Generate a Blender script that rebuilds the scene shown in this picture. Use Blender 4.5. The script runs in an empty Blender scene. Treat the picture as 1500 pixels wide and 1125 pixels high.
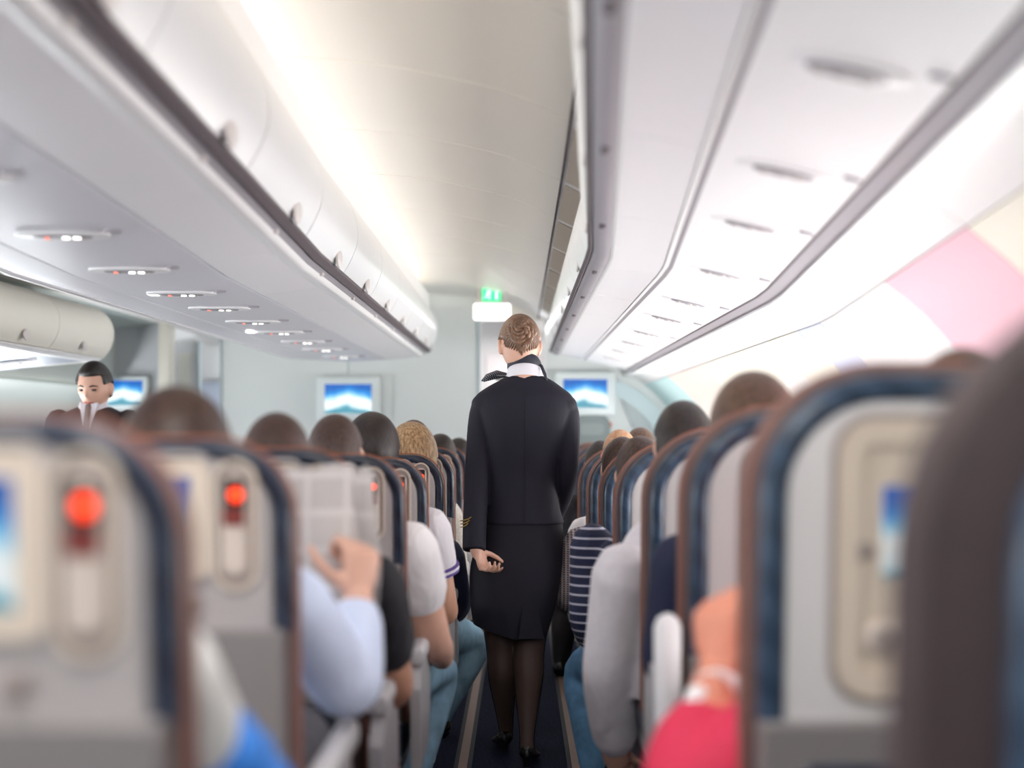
import bpy, bmesh, math, random
from mathutils import Vector, Matrix
random.seed(4)
C = bpy.context.scene
PI = math.pi
F = 2000.0            # focal length in pixels of the 1500 px wide frame
CH = 1.30             # camera height above the level part of the floor

# ------------------------------------------------------------------ camera, world, light, exposure
cam_d = bpy.data.cameras.new('camera'); cam = bpy.data.objects.new('camera', cam_d)
C.collection.objects.link(cam); C.camera = cam
cam.location = (0, 0, CH); cam.rotation_euler = (PI/2, 0, 0)
cam_d.sensor_width = 36; cam_d.lens = 36*F/1500
cam_d.shift_x = -(761-750)/1500; cam_d.shift_y = (627-562.5)/1500
cam_d.clip_start = .05
cam_d.dof.use_dof = True; cam_d.dof.focus_distance = 5.45; cam_d.dof.aperture_fstop = 1.25

w = bpy.data.worlds.new('world'); C.world = w; w.use_nodes = True
w.node_tree.nodes['Background'].inputs[0].default_value = (.93, .96, 1, 1)
w.node_tree.nodes['Background'].inputs[1].default_value = 1.0

C.view_settings.view_transform = 'Standard'; C.view_settings.look = 'None'
C.view_settings.gamma = 1; C.view_settings.use_curve_mapping = False
C.view_settings.exposure = 0.30
C.cycles.use_denoising = True
C.cycles.max_bounces = 10; C.cycles.diffuse_bounces = 6
C.cycles.sample_clamp_indirect = 4

def area(name, loc, rot, sx, sy, power, col=(1, 1, 1)):
    d = bpy.data.lights.new(name, 'AREA'); d.shape = 'RECTANGLE'; d.size = sx; d.size_y = sy
    d.energy = power; d.color = col
    o = bpy.data.objects.new(name, d); C.collection.objects.link(o)
    o.location = loc; o.rotation_euler = rot
    return o
def strip_lamp(name, a, b, aim, wid, power, col):
    """a long lamp from a to b that shines towards aim"""
    a, b, aim = Vector(a), Vector(b), Vector(aim).normalized()
    y = (b-a).normalized(); z = (-(aim-y*aim.dot(y))).normalized(); x = y.cross(z)
    o = area(name, (a+b)/2, (0, 0, 0), wid, (b-a).length, power, col)
    o.rotation_euler = Matrix((x, y, z)).transposed().to_euler()
    return o
# cove lamps hidden on top of the bins wash the ceiling (warm on the centre side)
for nm, x, aim, p0, p1 in (('cove_lamp_centre', -1.12, (.97, 0, .10), 34, 35), ('cove_lamp_left', -1.50, (-.9, 0, .35), 14, 26)):
    strip_lamp(nm, (x, .3, CH+1.022+.035*4.2), (x, 4.45, CH+1.022+.035*.05), aim, .05, p0, (1, .94, .77))
    strip_lamp(nm, (x, 4.5, CH+1.022), (x, 9.9, CH+1.022), aim, .05, p1, (1, .94, .77))
# wash lamp in the slot between right bins and sidewall
area('sidewall_lamp', (.84, 5.6, CH+.395), (0, math.radians(-28), 0), .03, 9.5, .6, (1, .98, .95))
area('sidewall_lamp_left', (-3.05, 5.6, CH+.33), (0, math.radians(28), 0), .03, 9.0, 1.5, (1, .97, .92))
# daylight that comes in at the windows of the right side
day = area('window_daylight', (1.34, 4.0, 1.06), (0, math.radians(90+10), 0), .34, 12, 225, (1, .985, .97))
area('window_daylight_left', (-3.44, 4.0, 1.10), (0, math.radians(-90-10), 0), .34, 12, 235, (.95, .98, 1))
# two added fill lights without fixtures, over the aisle and behind the camera
area('aisle_fill_light', (-.22, 1.2, 2.33), (math.radians(12), 0, 0), .5, 2.2, 30, (1, .985, .97))
area('aft_fill_light', (-.3, -1.2, 2.32), (math.radians(30), 0, 0), 1.8, .8, 10, (1, .985, .97))
area('cross_aisle_lamp', (-.6, 11.2, 2.15), (math.radians(-25), 0, 0), 3.5, .3, 18, (.93, .98, 1))
area('vestibule_lamp', (0, 12.0, 2.2), (0, 0, 0), 1.0, .8, 24, (1, .97, .96))

# ------------------------------------------------------------------ materials
def mat(name, col, rough=.5, metal=0, emit=None, es=1, noise=0, nscale=20, bump=0, bscale=200, bdist=.004, sheen=0, alpha=1, coat=0, spec=None):
    m = bpy.data.materials.new(name); m.use_nodes = True
    nt = m.node_tree; b = nt.nodes['Principled BSDF']
    b.inputs['Base Color'].default_value = (*col, 1); b.inputs['Roughness'].default_value = rough
    b.inputs['Metallic'].default_value = metal
    if spec is not None: b.inputs['Specular IOR Level'].default_value = spec
    if sheen: b.inputs['Sheen Weight'].default_value = sheen; b.inputs['Sheen Roughness'].default_value = .5
    if coat: b.inputs['Coat Weight'].default_value = coat; b.inputs['Coat Roughness'].default_value = .2
    if alpha < 1: b.inputs['Alpha'].default_value = alpha
    if emit: b.inputs['Emission Color'].default_value = (*emit, 1); b.inputs['Emission Strength'].default_value = es
    if noise or bump:
        tc = nt.nodes.new('ShaderNodeTexCoord')
    if noise:
        n = nt.nodes.new('ShaderNodeTexNoise'); n.inputs['Scale'].default_value = nscale; n.inputs['Detail'].default_value = 4
        nt.links.new(tc.outputs['Object'], n.inputs['Vector'])
        r = nt.nodes.new('ShaderNodeValToRGB')
        r.color_ramp.elements[0].position = .3; r.color_ramp.elements[1].position = .7
        r.color_ramp.elements[0].color = (*[c*(1-noise) for c in col], 1)
        r.color_ramp.elements[1].color = (*[min(1, c*(1+noise)) for c in col], 1)
        nt.links.new(n.outputs['Fac'], r.inputs['Fac']); nt.links.new(r.outputs['Color'], b.inputs['Base Color'])
    if bump:
        n2 = nt.nodes.new('ShaderNodeTexNoise'); n2.inputs['Scale'].default_value = bscale; n2.inputs['Detail'].default_value = 3
        nt.links.new(tc.outputs['Object'], n2.inputs['Vector'])
        bp = nt.nodes.new('ShaderNodeBump'); bp.inputs['Strength'].default_value = bump; bp.inputs['Distance'].default_value = bdist
        nt.links.new(n2.outputs['Fac'], bp.inputs['Height']); nt.links.new(bp.outputs['Normal'], b.inputs['Normal'])
    return m

def stripes(name, cols, scale, direction='Z', rough=.8, lo=.45, hi=.55, wave='BANDS', distort=0, both=None):
    """two-colour band pattern in object space, optionally crossed by a second one (checked cloth)"""
    m = mat(name, cols[0], rough); nt = m.node_tree; b = nt.nodes['Principled BSDF']
    tc = nt.nodes.new('ShaderNodeTexCoord')
    def band(dr, sc):
        wv = nt.nodes.new('ShaderNodeTexWave'); wv.wave_type = wave; wv.bands_direction = dr
        wv.inputs['Scale'].default_value = sc; wv.inputs['Distortion'].default_value = distort
        nt.links.new(tc.outputs['Object'], wv.inputs['Vector'])
        r = nt.nodes.new('ShaderNodeValToRGB'); r.color_ramp.elements[0].position = lo; r.color_ramp.elements[1].position = hi
        nt.links.new(wv.outputs['Fac'], r.inputs['Fac']); return r.outputs['Color']
    fac = band(direction, scale)
    mx = nt.nodes.new('ShaderNodeMix'); mx.data_type = 'RGBA'
    mx.inputs[6].default_value = (*cols[0], 1); mx.inputs[7].default_value = (*cols[1], 1)
    nt.links.new(fac, mx.inputs[0]); out = mx.outputs[2]
    if both:
        m2 = nt.nodes.new('ShaderNodeMix'); m2.data_type = 'RGBA'
        nt.links.new(band(both[0], both[1]), m2.inputs[0]); nt.links.new(out, m2.inputs[6])
        m2.inputs[7].default_value = (*cols[2], 1); out = m2.outputs[2]
    nt.links.new(out, b.inputs['Base Color'])
    return m

def hair_mat(name, dark, light, scale=60):
    m = mat(name, dark, .45); nt = m.node_tree; b = nt.nodes['Principled BSDF']
    tc = nt.nodes.new('ShaderNodeTexCoord'); mp = nt.nodes.new('ShaderNodeMapping')
    mp.inputs['Scale'].default_value = (1, 1, .25)
    n = nt.nodes.new('ShaderNodeTexNoise'); n.inputs['Scale'].default_value = scale*2; n.inputs['Detail'].default_value = 5
    r = nt.nodes.new('ShaderNodeValToRGB')
    r.color_ramp.elements[0].position = .35; r.color_ramp.elements[1].position = .68
    r.color_ramp.elements[0].color = (*dark, 1); r.color_ramp.elements[1].color = (*light, 1)
    bp = nt.nodes.new('ShaderNodeBump'); bp.inputs['Strength'].default_value = .5; bp.inputs['Distance'].default_value = .004
    nt.links.new(tc.outputs['Object'], mp.inputs['Vector']); nt.links.new(mp.outputs[0], n.inputs['Vector'])
    nt.links.new(n.outputs['Fac'], r.inputs['Fac']); nt.links.new(r.outputs['Color'], b.inputs['Base Color'])
    nt.links.new(n.outputs['Fac'], bp.inputs['Height']); nt.links.new(bp.outputs['Normal'], b.inputs['Normal'])
    return m

def screen_mat(name, es):
    """a backlit picture: blue sky over a white snowy peak and teal water"""
    m = bpy.data.materials.new(name); m.use_nodes = True; nt = m.node_tree
    b = nt.nodes['Principled BSDF']; b.inputs['Base Color'].default_value = (.01, .01, .01, 1); b.inputs['Roughness'].default_value = .2
    tc = nt.nodes.new('ShaderNodeTexCoord'); sp = nt.nodes.new('ShaderNodeSeparateXYZ')
    nt.links.new(tc.outputs['Generated'], sp.inputs[0])
    n = nt.nodes.new('ShaderNodeTexNoise'); n.inputs['Scale'].default_value = 3.0; n.inputs['Detail'].default_value = 5
    nt.links.new(tc.outputs['Generated'], n.inputs['Vector'])
    def math_(op, a, bb):
        k = nt.nodes.new('ShaderNodeMath'); k.operation = op
        for i, v in enumerate((a, bb)):
            if isinstance(v, (int, float)): k.inputs[i].default_value = v
            else: nt.links.new(v, k.inputs[i])
        return k.outputs[0]
    peak = math_('MULTIPLY', math_('ABSOLUTE', math_('SUBTRACT', sp.outputs['X'], .5), 0), .42)
    v = math_('ADD', math_('ADD', sp.outputs['Z'], peak), math_('MULTIPLY', math_('SUBTRACT', n.outputs['Fac'], .5), .35))
    r = nt.nodes.new('ShaderNodeValToRGB'); cr = r.color_ramp
    cr.elements[0].position = 0; cr.elements[0].color = (.55, .75, .8, 1)
    cr.elements[1].position = 1; cr.elements[1].color = (.01, .12, .48, 1)
    for p, c in ((.12, (.08, .28, .38)), (.25, (.10, .36, .46)), (.34, (.75, .9, .95)), (.55, (.95, .97, .96)), (.66, (.35, .72, .92)), (.82, (.02, .28, .72))):
        e = cr.elements.new(p); e.color = (*c, 1)
    nt.links.new(v, r.inputs['Fac']); nt.links.new(r.outputs['Color'], b.inputs['Emission Color'])
    b.inputs['Emission Strength'].default_value = es
    return m

M = dict(
    white=mat('white_plastic', (.80, .79, .79), .42), white_warm=mat('cream_plastic', (.80, .78, .70), .45),
    bin_white=mat('bin_door_white', (.70, .70, .715), .34, coat=.2), under=mat('bin_underside', (.90, .885, .91), .40),
    under_right=mat('bin_underside_right', (.84, .82, .85), .38),
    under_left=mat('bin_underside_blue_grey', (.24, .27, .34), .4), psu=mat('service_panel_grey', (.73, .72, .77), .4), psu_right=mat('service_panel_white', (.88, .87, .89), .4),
    rail=mat('grip_rail_grey', (.34, .32, .35), .45), gap=mat('dark_gap', (.11, .09, .10), .7),
    lip=mat('lip_white', (.86, .85, .86), .3), ceil=mat('ceiling_panel', (.84, .81, .775), .38),
    grille=mat('grille_beige', (.52, .47, .41), .7), latch=mat('latch_grey', (.62, .58, .57), .4),
    bulk=mat('bulkhead_grey', (.68, .72, .72), .55, noise=.015, nscale=3), bulk_dark=mat('bulkhead_trim', (.42, .48, .50), .55),
    tvframe=mat('tv_housing', (.74, .80, .81), .4), col=mat('column_cream', (.70, .67, .60), .5),
    carpet=mat('carpet_navy', (.016, .019, .040), .95, noise=.5, nscale=90, bump=.6, bscale=400, spec=.1),
    strip=mat('floor_strip_brown', (.21, .125, .09), .55), strip_edge=mat('floor_strip_edge', (.008, .009, .018), .7),
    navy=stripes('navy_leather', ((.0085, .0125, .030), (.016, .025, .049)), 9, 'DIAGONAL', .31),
    navy_lit=stripes('navy_leather_lit', ((.016, .034, .066), (.028, .054, .096)), 9, 'DIAGONAL', .30),  # paler copy of the navy leather, light on the right seats painted in
    brown=mat('brown_leather', (.135, .080, .074), .5, noise=.1, nscale=30),
    brown_shaded=mat('brown_leather_shaded', (.040, .025, .027), .55, noise=.1, nscale=30), pipe=mat('copper_piping', (.36, .12, .065), .45),  # nearest seat's shade painted in as a darker copy of the brown leather
    shell_lit=mat('seat_shell_lit', (.55, .53, .535), .42), shell=mat('seat_shell', (.37, .34, .343), .42), bezel=mat('screen_bezel', (.60, .51, .43), .4),  # right seats' stronger light painted into a paler copy of the shell
    slot=mat('handset_slot', (.30, .25, .235), .5), handset=mat('handset_body', (.55, .47, .42), .4),
    black=mat('black_plastic', (.015, .012, .013), .35), redkey=mat('red_keys', (.16, .022, .018), .5),
    led=mat('red_indicator', (.6, .03, .0), .4, emit=(1, .045, .002), es=2.2),
    tray=mat('tray_grey', (.20, .183, .187), .42), arm=mat('armrest_grey', (.52, .51, .53), .4),
    leg=mat('seat_leg_metal', (.45, .42, .40), .35, metal=.4), cream=mat('leg_cap_cream', (.62, .58, .48), .5),
    screen=screen_mat('seat_screen', .72), tv=screen_mat('tv_screen', 1.0),
    lamp=mat('lamp_white', (.9, .9, .9), .3, emit=(1, .96, .9), es=2.2), lamp_red=mat('lamp_red', (.8, .2, .15), .3, emit=(1, .20, .12), es=.9),
    box=mat('lit_box', (.9, .9, .9), .4, emit=(1, 1, .98), es=1.5), exit=mat('exit_green', (.02, .5, .2), .4, emit=(.03, .75, .22), es=1.1),
    exit_w=mat('exit_white', (.8, 1, .9), .4, emit=(.75, 1, .85), es=1.0),
    orange=mat('orange_placard', (.62, .18, .10), .5),
    skin=mat('skin_fair', (.68, .40, .30), .5, noise=.06, nscale=15), skin_tan=mat('skin_tan', (.52, .28, .19), .5, noise=.06, nscale=15),
    skin_red=mat('skin_flushed', (.70, .27, .18), .5, noise=.08, nscale=12),
    eye=mat('eye_dark', (.04, .03, .03), .3), lips=mat('lips', (.45, .15, .13), .5),
    jacket=mat('jacket_navy', (.0135, .0125, .022), .72, bump=.25, bscale=500, spec=.25), skirt=mat('skirt_navy', (.010, .009, .016), .74, bump=.25, bscale=500, spec=.3),
    collar=mat('white_cotton', (.74, .72, .78), .7), scarf=stripes('scarf_navy', ((.008, .009, .022), (.45, .45, .5)), 55, 'DIAGONAL', .6, .86, .93),
    scarf_plain=mat('scarf_plain', (.010, .010, .024), .6), gold=mat('gold_braid', (.62, .42, .12), .35, metal=.6),
    tights=mat('black_tights', (.012, .008, .008), .6, alpha=.74), shoe=mat('black_shoe', (.008, .008, .009), .25),
    suit=mat('suit_dark', (.016, .010, .014), .7), tie=mat('grey_tie', (.16, .14, .13), .6),
    h_woman=hair_mat('hair_light_brown', (.135, .070, .042), (.24, .135, .082), 45), h_dark=hair_mat('hair_dark', (.010, .006, .0055), (.030, .016, .014)),
    h_black=hair_mat('hair_black', (.010, .008, .008), (.03, .022, .02)), h_brown=hair_mat('hair_brown', (.022, .010, .007), (.075, .036, .025)),
    h_shaved=hair_mat('hair_cropped', (.030, .015, .012), (.10, .052, .040), 120), h_blond=hair_mat('hair_blond', (.22, .115, .05), (.55, .36, .19), 55),
    h_red=hair_mat('hair_reddish', (.42, .21, .11), (.62, .36, .22)), h_mid=hair_mat('hair_mid_brown', (.060, .030, .019), (.15, .08, .05)),
    c_blue=stripes('shirt_light_blue', ((.58, .67, .90), (.70, .78, .95)), 60, 'X', .75), c_black=mat('tee_black', (.012, .012, .018), .8),
    c_white=mat('tee_white', (.93, .91, .93), .8), c_greywhite=mat('tee_offwhite', (.72, .71, .70), .8), c_bright=mat('jacket_bright_blue', (.03, .20, .66), .6),
    c_polo=mat('polo_grey', (.68, .65, .69), .8), c_purple=mat('cuff_purple', (.10, .05, .25), .7), c_navy=mat('jumper_navy', (.012, .018, .055), .8),
    c_knit=mat('knit_cream', (.60, .57, .52), .9, noise=.25, nscale=160, bump=1, bscale=160), c_grey=mat('sweater_grey', (.76, .73, .78), .9, noise=.04, nscale=40, bump=.3, bscale=300),
    c_red=mat('sleeve_red', (.62, .022, .075), .7), c_plaid=stripes('shirt_plaid', ((.36, .30, .31), (.10, .065, .085), (.50, .44, .44)), 34, 'Z', .8, .35, .65, both=('X', 22)),
    c_striped=stripes('tee_navy_striped', ((.010, .015, .05), (.50, .50, .60)), 10, 'Z', .8, .88, .93),
    jeans=mat('jeans_blue', (.10, .24, .42), .85, noise=.3, nscale=18), jeans_light=mat('jeans_pale', (.26, .44, .58), .85, noise=.25, nscale=14), trousers=mat('trousers_dark', (.016, .014, .018), .8),
    trousers_grey=mat('trousers_grey', (.10, .10, .12), .8),
)

def folds(m, scale=9, dist=.03, strength=.55):
    """soft cloth folds as relief"""
    nt = m.node_tree; b = nt.nodes['Principled BSDF']; tc = nt.nodes.new('ShaderNodeTexCoord')
    mp_ = nt.nodes.new('ShaderNodeMapping'); mp_.inputs['Rotation'].default_value = (.5, .7, .3); mp_.inputs['Scale'].default_value = (1, 1, .45)
    n = nt.nodes.new('ShaderNodeTexNoise'); n.inputs['Scale'].default_value = scale; n.inputs['Detail'].default_value = 2; n.inputs['Distortion'].default_value = .8
    bp_ = nt.nodes.new('ShaderNodeBump'); bp_.inputs['Strength'].default_value = strength; bp_.inputs['Distance'].default_value = dist
    nt.links.new(tc.outputs['Object'], mp_.inputs[0]); nt.links.new(mp_.outputs[0], n.inputs['Vector'])
    nt.links.new(n.outputs['Fac'], bp_.inputs['Height']); nt.links.new(bp_.outputs['Normal'], b.inputs['Normal'])
for k_ in M:
    if k_[:2] == 'c_' or k_ in ('jeans', 'jeans_light', 'trousers', 'trousers_grey', 'suit'): folds(M[k_])
for k_ in ('jacket', 'skirt'): folds(M[k_], 6, .02, .35)

# ------------------------------------------------------------------ object helpers
def link(o, parent=None):
    C.collection.objects.link(o)
    if parent: o.parent = parent
    return o
def obj(name, vf, m, parent=None, smooth=True, loc=None):
    v, f = vf
    me = bpy.data.meshes.new(name); me.from_pydata([tuple(p) for p in v], [], f)
    bm = bmesh.new(); bm.from_mesh(me); bmesh.ops.recalc_face_normals(bm, faces=bm.faces); bm.to_mesh(me); bm.free()
    me.materials.append(m)
    me.polygons.foreach_set('use_smooth', [smooth]*len(me.polygons))
    if smooth:
        try: me.set_sharp_from_angle(angle=math.radians(42))
        except Exception: pass
    o = bpy.data.objects.new(name, me)
    if loc: o.location = loc
    return link(o, parent)
def thing(name, label, cat, loc=(0, 0, 0), group=None):
    o = bpy.data.objects.new(name, None); o.empty_display_size = .1; o.location = loc
    o['label'] = label; o['category'] = cat
    if group: o['group'] = group
    return link(o)
def tag(o, label, cat, group=None):
    o['label'] = label; o['category'] = cat
    if group: o['group'] = group
    return o
def struct(o, label=None):
    o['kind'] = 'structure'
    if label: o['label'] = label
    return o
def lab(o, s): o['label'] = s; return o
def copy_tree(o, parent=None):
    c = o.copy(); C.collection.objects.link(c)
    if parent: c.parent = parent
    for ch in list(o.children): copy_tree(ch, c)
    return c
ORD = ['first', 'second', 'third', 'fourth', 'fifth', 'sixth', 'seventh', 'eighth', 'ninth', 'tenth', 'eleventh', 'twelfth', 'thirteenth']

def join(*parts):
    V, Fc = [], []
    for v, f in parts:
        n = len(V); V += list(v); Fc += [tuple(i+n for i in q) for q in f]
    return V, Fc
def xf(vf, mtx): return [mtx @ Vector(p) for p in vf[0]], vf[1]
def mv(vf, d): d = Vector(d); return [Vector(p)+d for p in vf[0]], vf[1]

def skin_rings(rings, closed=True, caps=True):
    n = len(rings[0]); V = [p for r in rings for p in r]; Fc = []
    for i in range(len(rings)-1):
        for k in range(n if closed else n-1):
            a, b = i*n+k, i*n+(k+1) % n
            Fc.append((a, b, b+n, a+n))
    if caps and closed:
        Fc.append(tuple(range(n-1, -1, -1))); Fc.append(tuple(range((len(rings)-1)*n, len(rings)*n)))
    return V, Fc
def box(x0, x1, y0, y1, z0, z1, b=0):
    """box with bevelled long edges (rounded section in xz when b > 0)"""
    if b <= 0:
        V = [(x, y, z) for z in (z0, z1) for y in (y0, y1) for x in (x0, x1)]
        return V, [(0, 1, 3, 2), (4, 6, 7, 5), (0, 4, 5, 1), (2, 3, 7, 6), (0, 2, 6, 4), (1, 5, 7, 3)]
    def ring(y, d):
        pts = []
        for cx, cz, a0 in ((x1-b, z1-b, 0), (x0+b, z1-b, 90), (x0+b, z0+b, 180), (x1-b, z0+b, 270)):
            for k in range(4):
                a = math.radians(a0+30*k); r = b-d
                pts.append(Vector((cx+r*math.cos(a), y, cz+r*math.sin(a))))
        return pts
    d = b*.7
    return skin_rings([ring(y0, d), ring(y0+d*.3, d*.3), ring(y0+d, 0), ring(y1-d, 0), ring(y1-d*.3, d*.3), ring(y1, d)])
def frames(pts):
    pts = [Vector(p) for p in pts]; out = []; up = None
    for i, p in enumerate(pts):
        t = (pts[min(i+1, len(pts)-1)]-pts[max(i-1, 0)]).normalized()
        if up is None:
            up = Vector((0, 0, 1)) if abs(t.z) < .9 else Vector((0, 1, 0))
        s = t.cross(up)
        if s.length < 1e-5: s = t.orthogonal()
        s.normalize(); up = s.cross(t).normalized(); out.append((p, t, s, up))
    return out
def tube(pts, radii, n=10, flat=1.0, dome=True, caps=True):
    """capsule-like tube; flat < 1 squashes it along its own up direction"""
    if isinstance(radii, (int, float)): radii = [radii]*len(pts)
    fr = frames(pts); rings = []
    def ring(c, s, u, r): return [c+s*(r*math.cos(2*PI*k/n))+u*(r*flat*math.sin(2*PI*k/n)) for k in range(n)]
    p, t, s, u = fr[0]
    if dome:
        for a in (75, 40): rings.append(ring(p-t*radii[0]*math.sin(math.radians(a)), s, u, radii[0]*math.cos(math.radians(a))))
    for (p, t, s, u), r in zip(fr, radii): rings.append(ring(p, s, u, r))
    if dome:
        p, t, s, u = fr[-1]
        for a in (40, 75): rings.append(ring(p+t*radii[-1]*math.sin(math.radians(a)), s, u, radii[-1]*math.cos(math.radians(a))))
    return skin_rings(rings, caps=caps)
def smooth_path(pts, k=4):
    """Catmull-Rom through rows of numbers"""
    out = []; n = len(pts)
    for i in range(n-1):
        p0, p1, p2, p3 = pts[max(i-1, 0)], pts[i], pts[i+1], pts[min(i+2, n-1)]
        for j in range(k):
            t = j/k
            out.append([.5*((2*b)+(-a+c)*t+(2*a-5*b+4*c-d)*t*t+(-a+3*b-3*c+d)*t**3) for a, b, c, d in zip(p0, p1, p2, p3)])
    out.append(list(pts[-1])); return out
def loft(rows, n=28, k=4, caps=True, power=2.3):
    """rows of (z, cx, cy, rx, ry): horizontal superellipse rings"""
    rings = []
    for z, cx, cy, rx, ry in smooth_path(rows, k):
        r = []
        for i in range(n):
            a = 2*PI*i/n; c, s = math.cos(a), math.sin(a)
            r.append(Vector((cx+rx*math.copysign(abs(c)**(2/power), c), cy+ry*math.copysign(abs(s)**(2/power), s), z)))
        rings.append(r)
    return skin_rings(rings, caps=caps)
def ellipsoid(c, r, n=16, m=10):
    V, Fc = [], []
    rings = []
    for i in range(1, m):
        a = PI*i/m
        rings.append([Vector((c[0]+r[0]*math.sin(a)*math.cos(2*PI*k/n), c[1]+r[1]*math.sin(a)*math.sin(2*PI*k/n), c[2]+r[2]*math.cos(a))) for k in range(n)])
    V, Fc = skin_rings(rings, caps=True)
    return V, Fc
def remesh(o, size, smooth=2, fac=.5):
    r = o.modifiers.new('remesh', 'REMESH'); r.mode = 'VOXEL'; r.voxel_size = size; r.use_smooth_shade = True
    if smooth:
        s = o.modifiers.new('smooth', 'SMOOTH'); s.iterations = smooth; s.factor = fac
    return o

# ------------------------------------------------------------------ the cabin shell
def ramp(d): return .035*max(0., 4.5-d)            # the aft floor and ceiling climb towards the tail
def taper(d): return -.055*max(0., 4.3-d)          # the right side closes in towards the tail
STN = [-2.6, -1, 0, 1, 1.75, 2.5, 3.25, 3.9, 4.1, 4.3, 4.5, 4.7, 6, 8, 10, 12.5]
def stations(d0, d1): return [d0]+[s for s in STN if d0+1e-3 < s < d1-1e-3]+[d1]
def sweep(prof, d0, d1, right=False, caps=True):
    """a closed section of (x, height above the camera) carried along the cabin"""
    rings = [[Vector((x+(taper(d) if right else 0), d, CH+z+ramp(d))) for x, z in prof] for d in stations(d0, d1)]
    return skin_rings(rings, caps=caps)
def thick(line, t):
    """give an open section line a thickness t to its left"""
    out = []
    for i, p in enumerate(line):
        a = Vector(line[max(i-1, 0)]); b = Vector(line[min(i+1, len(line)-1)])
        d = (b-a).normalized(); out.append((p[0]-d.y*t, p[1]+d.x*t))
    return list(line)+out[::-1]
def curve2(pts, k=4): return [tuple(p) for p in smooth_path([list(p) for p in pts], k)]

# floor: carpet, aisle strips
def floor_mesh(x0, x1, d0, d1, h, t=.02):
    rings = [[Vector((x0, d, ramp(d)+h)), Vector((x1, d, ramp(d)+h)), Vector((x1, d, ramp(d)+h-t)), Vector((x0, d, ramp(d)+h-t))] for d in stations(d0, d1)]
    return skin_rings(rings)
struct(obj('floor', floor_mesh(-3.7, 1.7, -2.6, 13.2, 0), M['carpet'], smooth=False), 'dark navy cabin carpet')
for i, s in enumerate((-1, 1)):
    t_ = struct(obj('trim_%d' % (i+1), floor_mesh(s*.218-.017, s*.218+.017, .2, 10.6, .006, .006), M['strip'], smooth=False), 'brown guide strip along the aisle carpet')
    for e in (-1, 1): obj('strip_edge', floor_mesh(s*.218+e*.026-.008, s*.218+e*.026+.008, .2, 10.6, .004, .004), M['strip_edge'], t_, smooth=False)

# ceiling: one backing shell, panels hung under it
ceil_line = curve2([(-1.72, .93), (-1.55, 1.02), (-1.2, 1.075), (-.8, 1.06), (-.45, 1.04), (-.16, .985), (.0, .94), (.145, .87)])
ceiling = struct(obj('ceiling', sweep(thick([(-2.75, .80), (-2.4, .88), (-2.0, .90)]+[(x, z+.03) for x, z in ceil_line]+[(.25, .86), (.5, .80), (1.0, .60), (1.3, .45)], .03), -2.6, 13.2, False), M['ceil']), 'warm white arched cabin ceiling')
edge = [-2.6]+[3.95-.85*k for k in range(5, 0, -1)]+[3.95+.85*k for k in range(9)]
edge = [e for e in edge if e < 10.8]+[10.85]
for a, b in zip(edge, edge[1:]):
    if b-a > .2: obj('ceiling_panel', sweep(thick(ceil_line, .014), a+.005, b-.005), M['ceil'], ceiling)
tr = struct(obj('trim_3', sweep([(.143, .862), (.150, .862), (.150, .90), (.143, .90)], -2.6, 10.8), M['gap']), 'dark joint between ceiling and grille strip')
gs = struct(obj('trim_4', sweep(thick([(.150, .868), (.232, .828)], .02), -2.6, 10.5), M['lip']), 'pale strip with beige air grilles beside the ceiling')
for a, b in zip(edge, edge[1:]):
    if b-a < .3 or b > 10.6: continue
    g = obj('air_grille', sweep(thick([(.160, .8615), (.222, .8310)], -.004), a+.045, b-.045), M['grille'], gs, smooth=False)
    for k in range(3):
        q = k/3+.12
        x = .160+.062*q; z = .8615-.0305*q
        obj('slat', sweep([(x, z-.004), (x+.006, z-.007), (x+.006, z-.003), (x, z)], a+.05, b-.05), M['grille'], g, smooth=False)
obj('smoke_detector', mv(ellipsoid((0, 0, 0), (.035, .022, .010)), (-.30, 3.15, CH+1.012+ramp(3.15))), M['latch'], ceiling)

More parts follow.
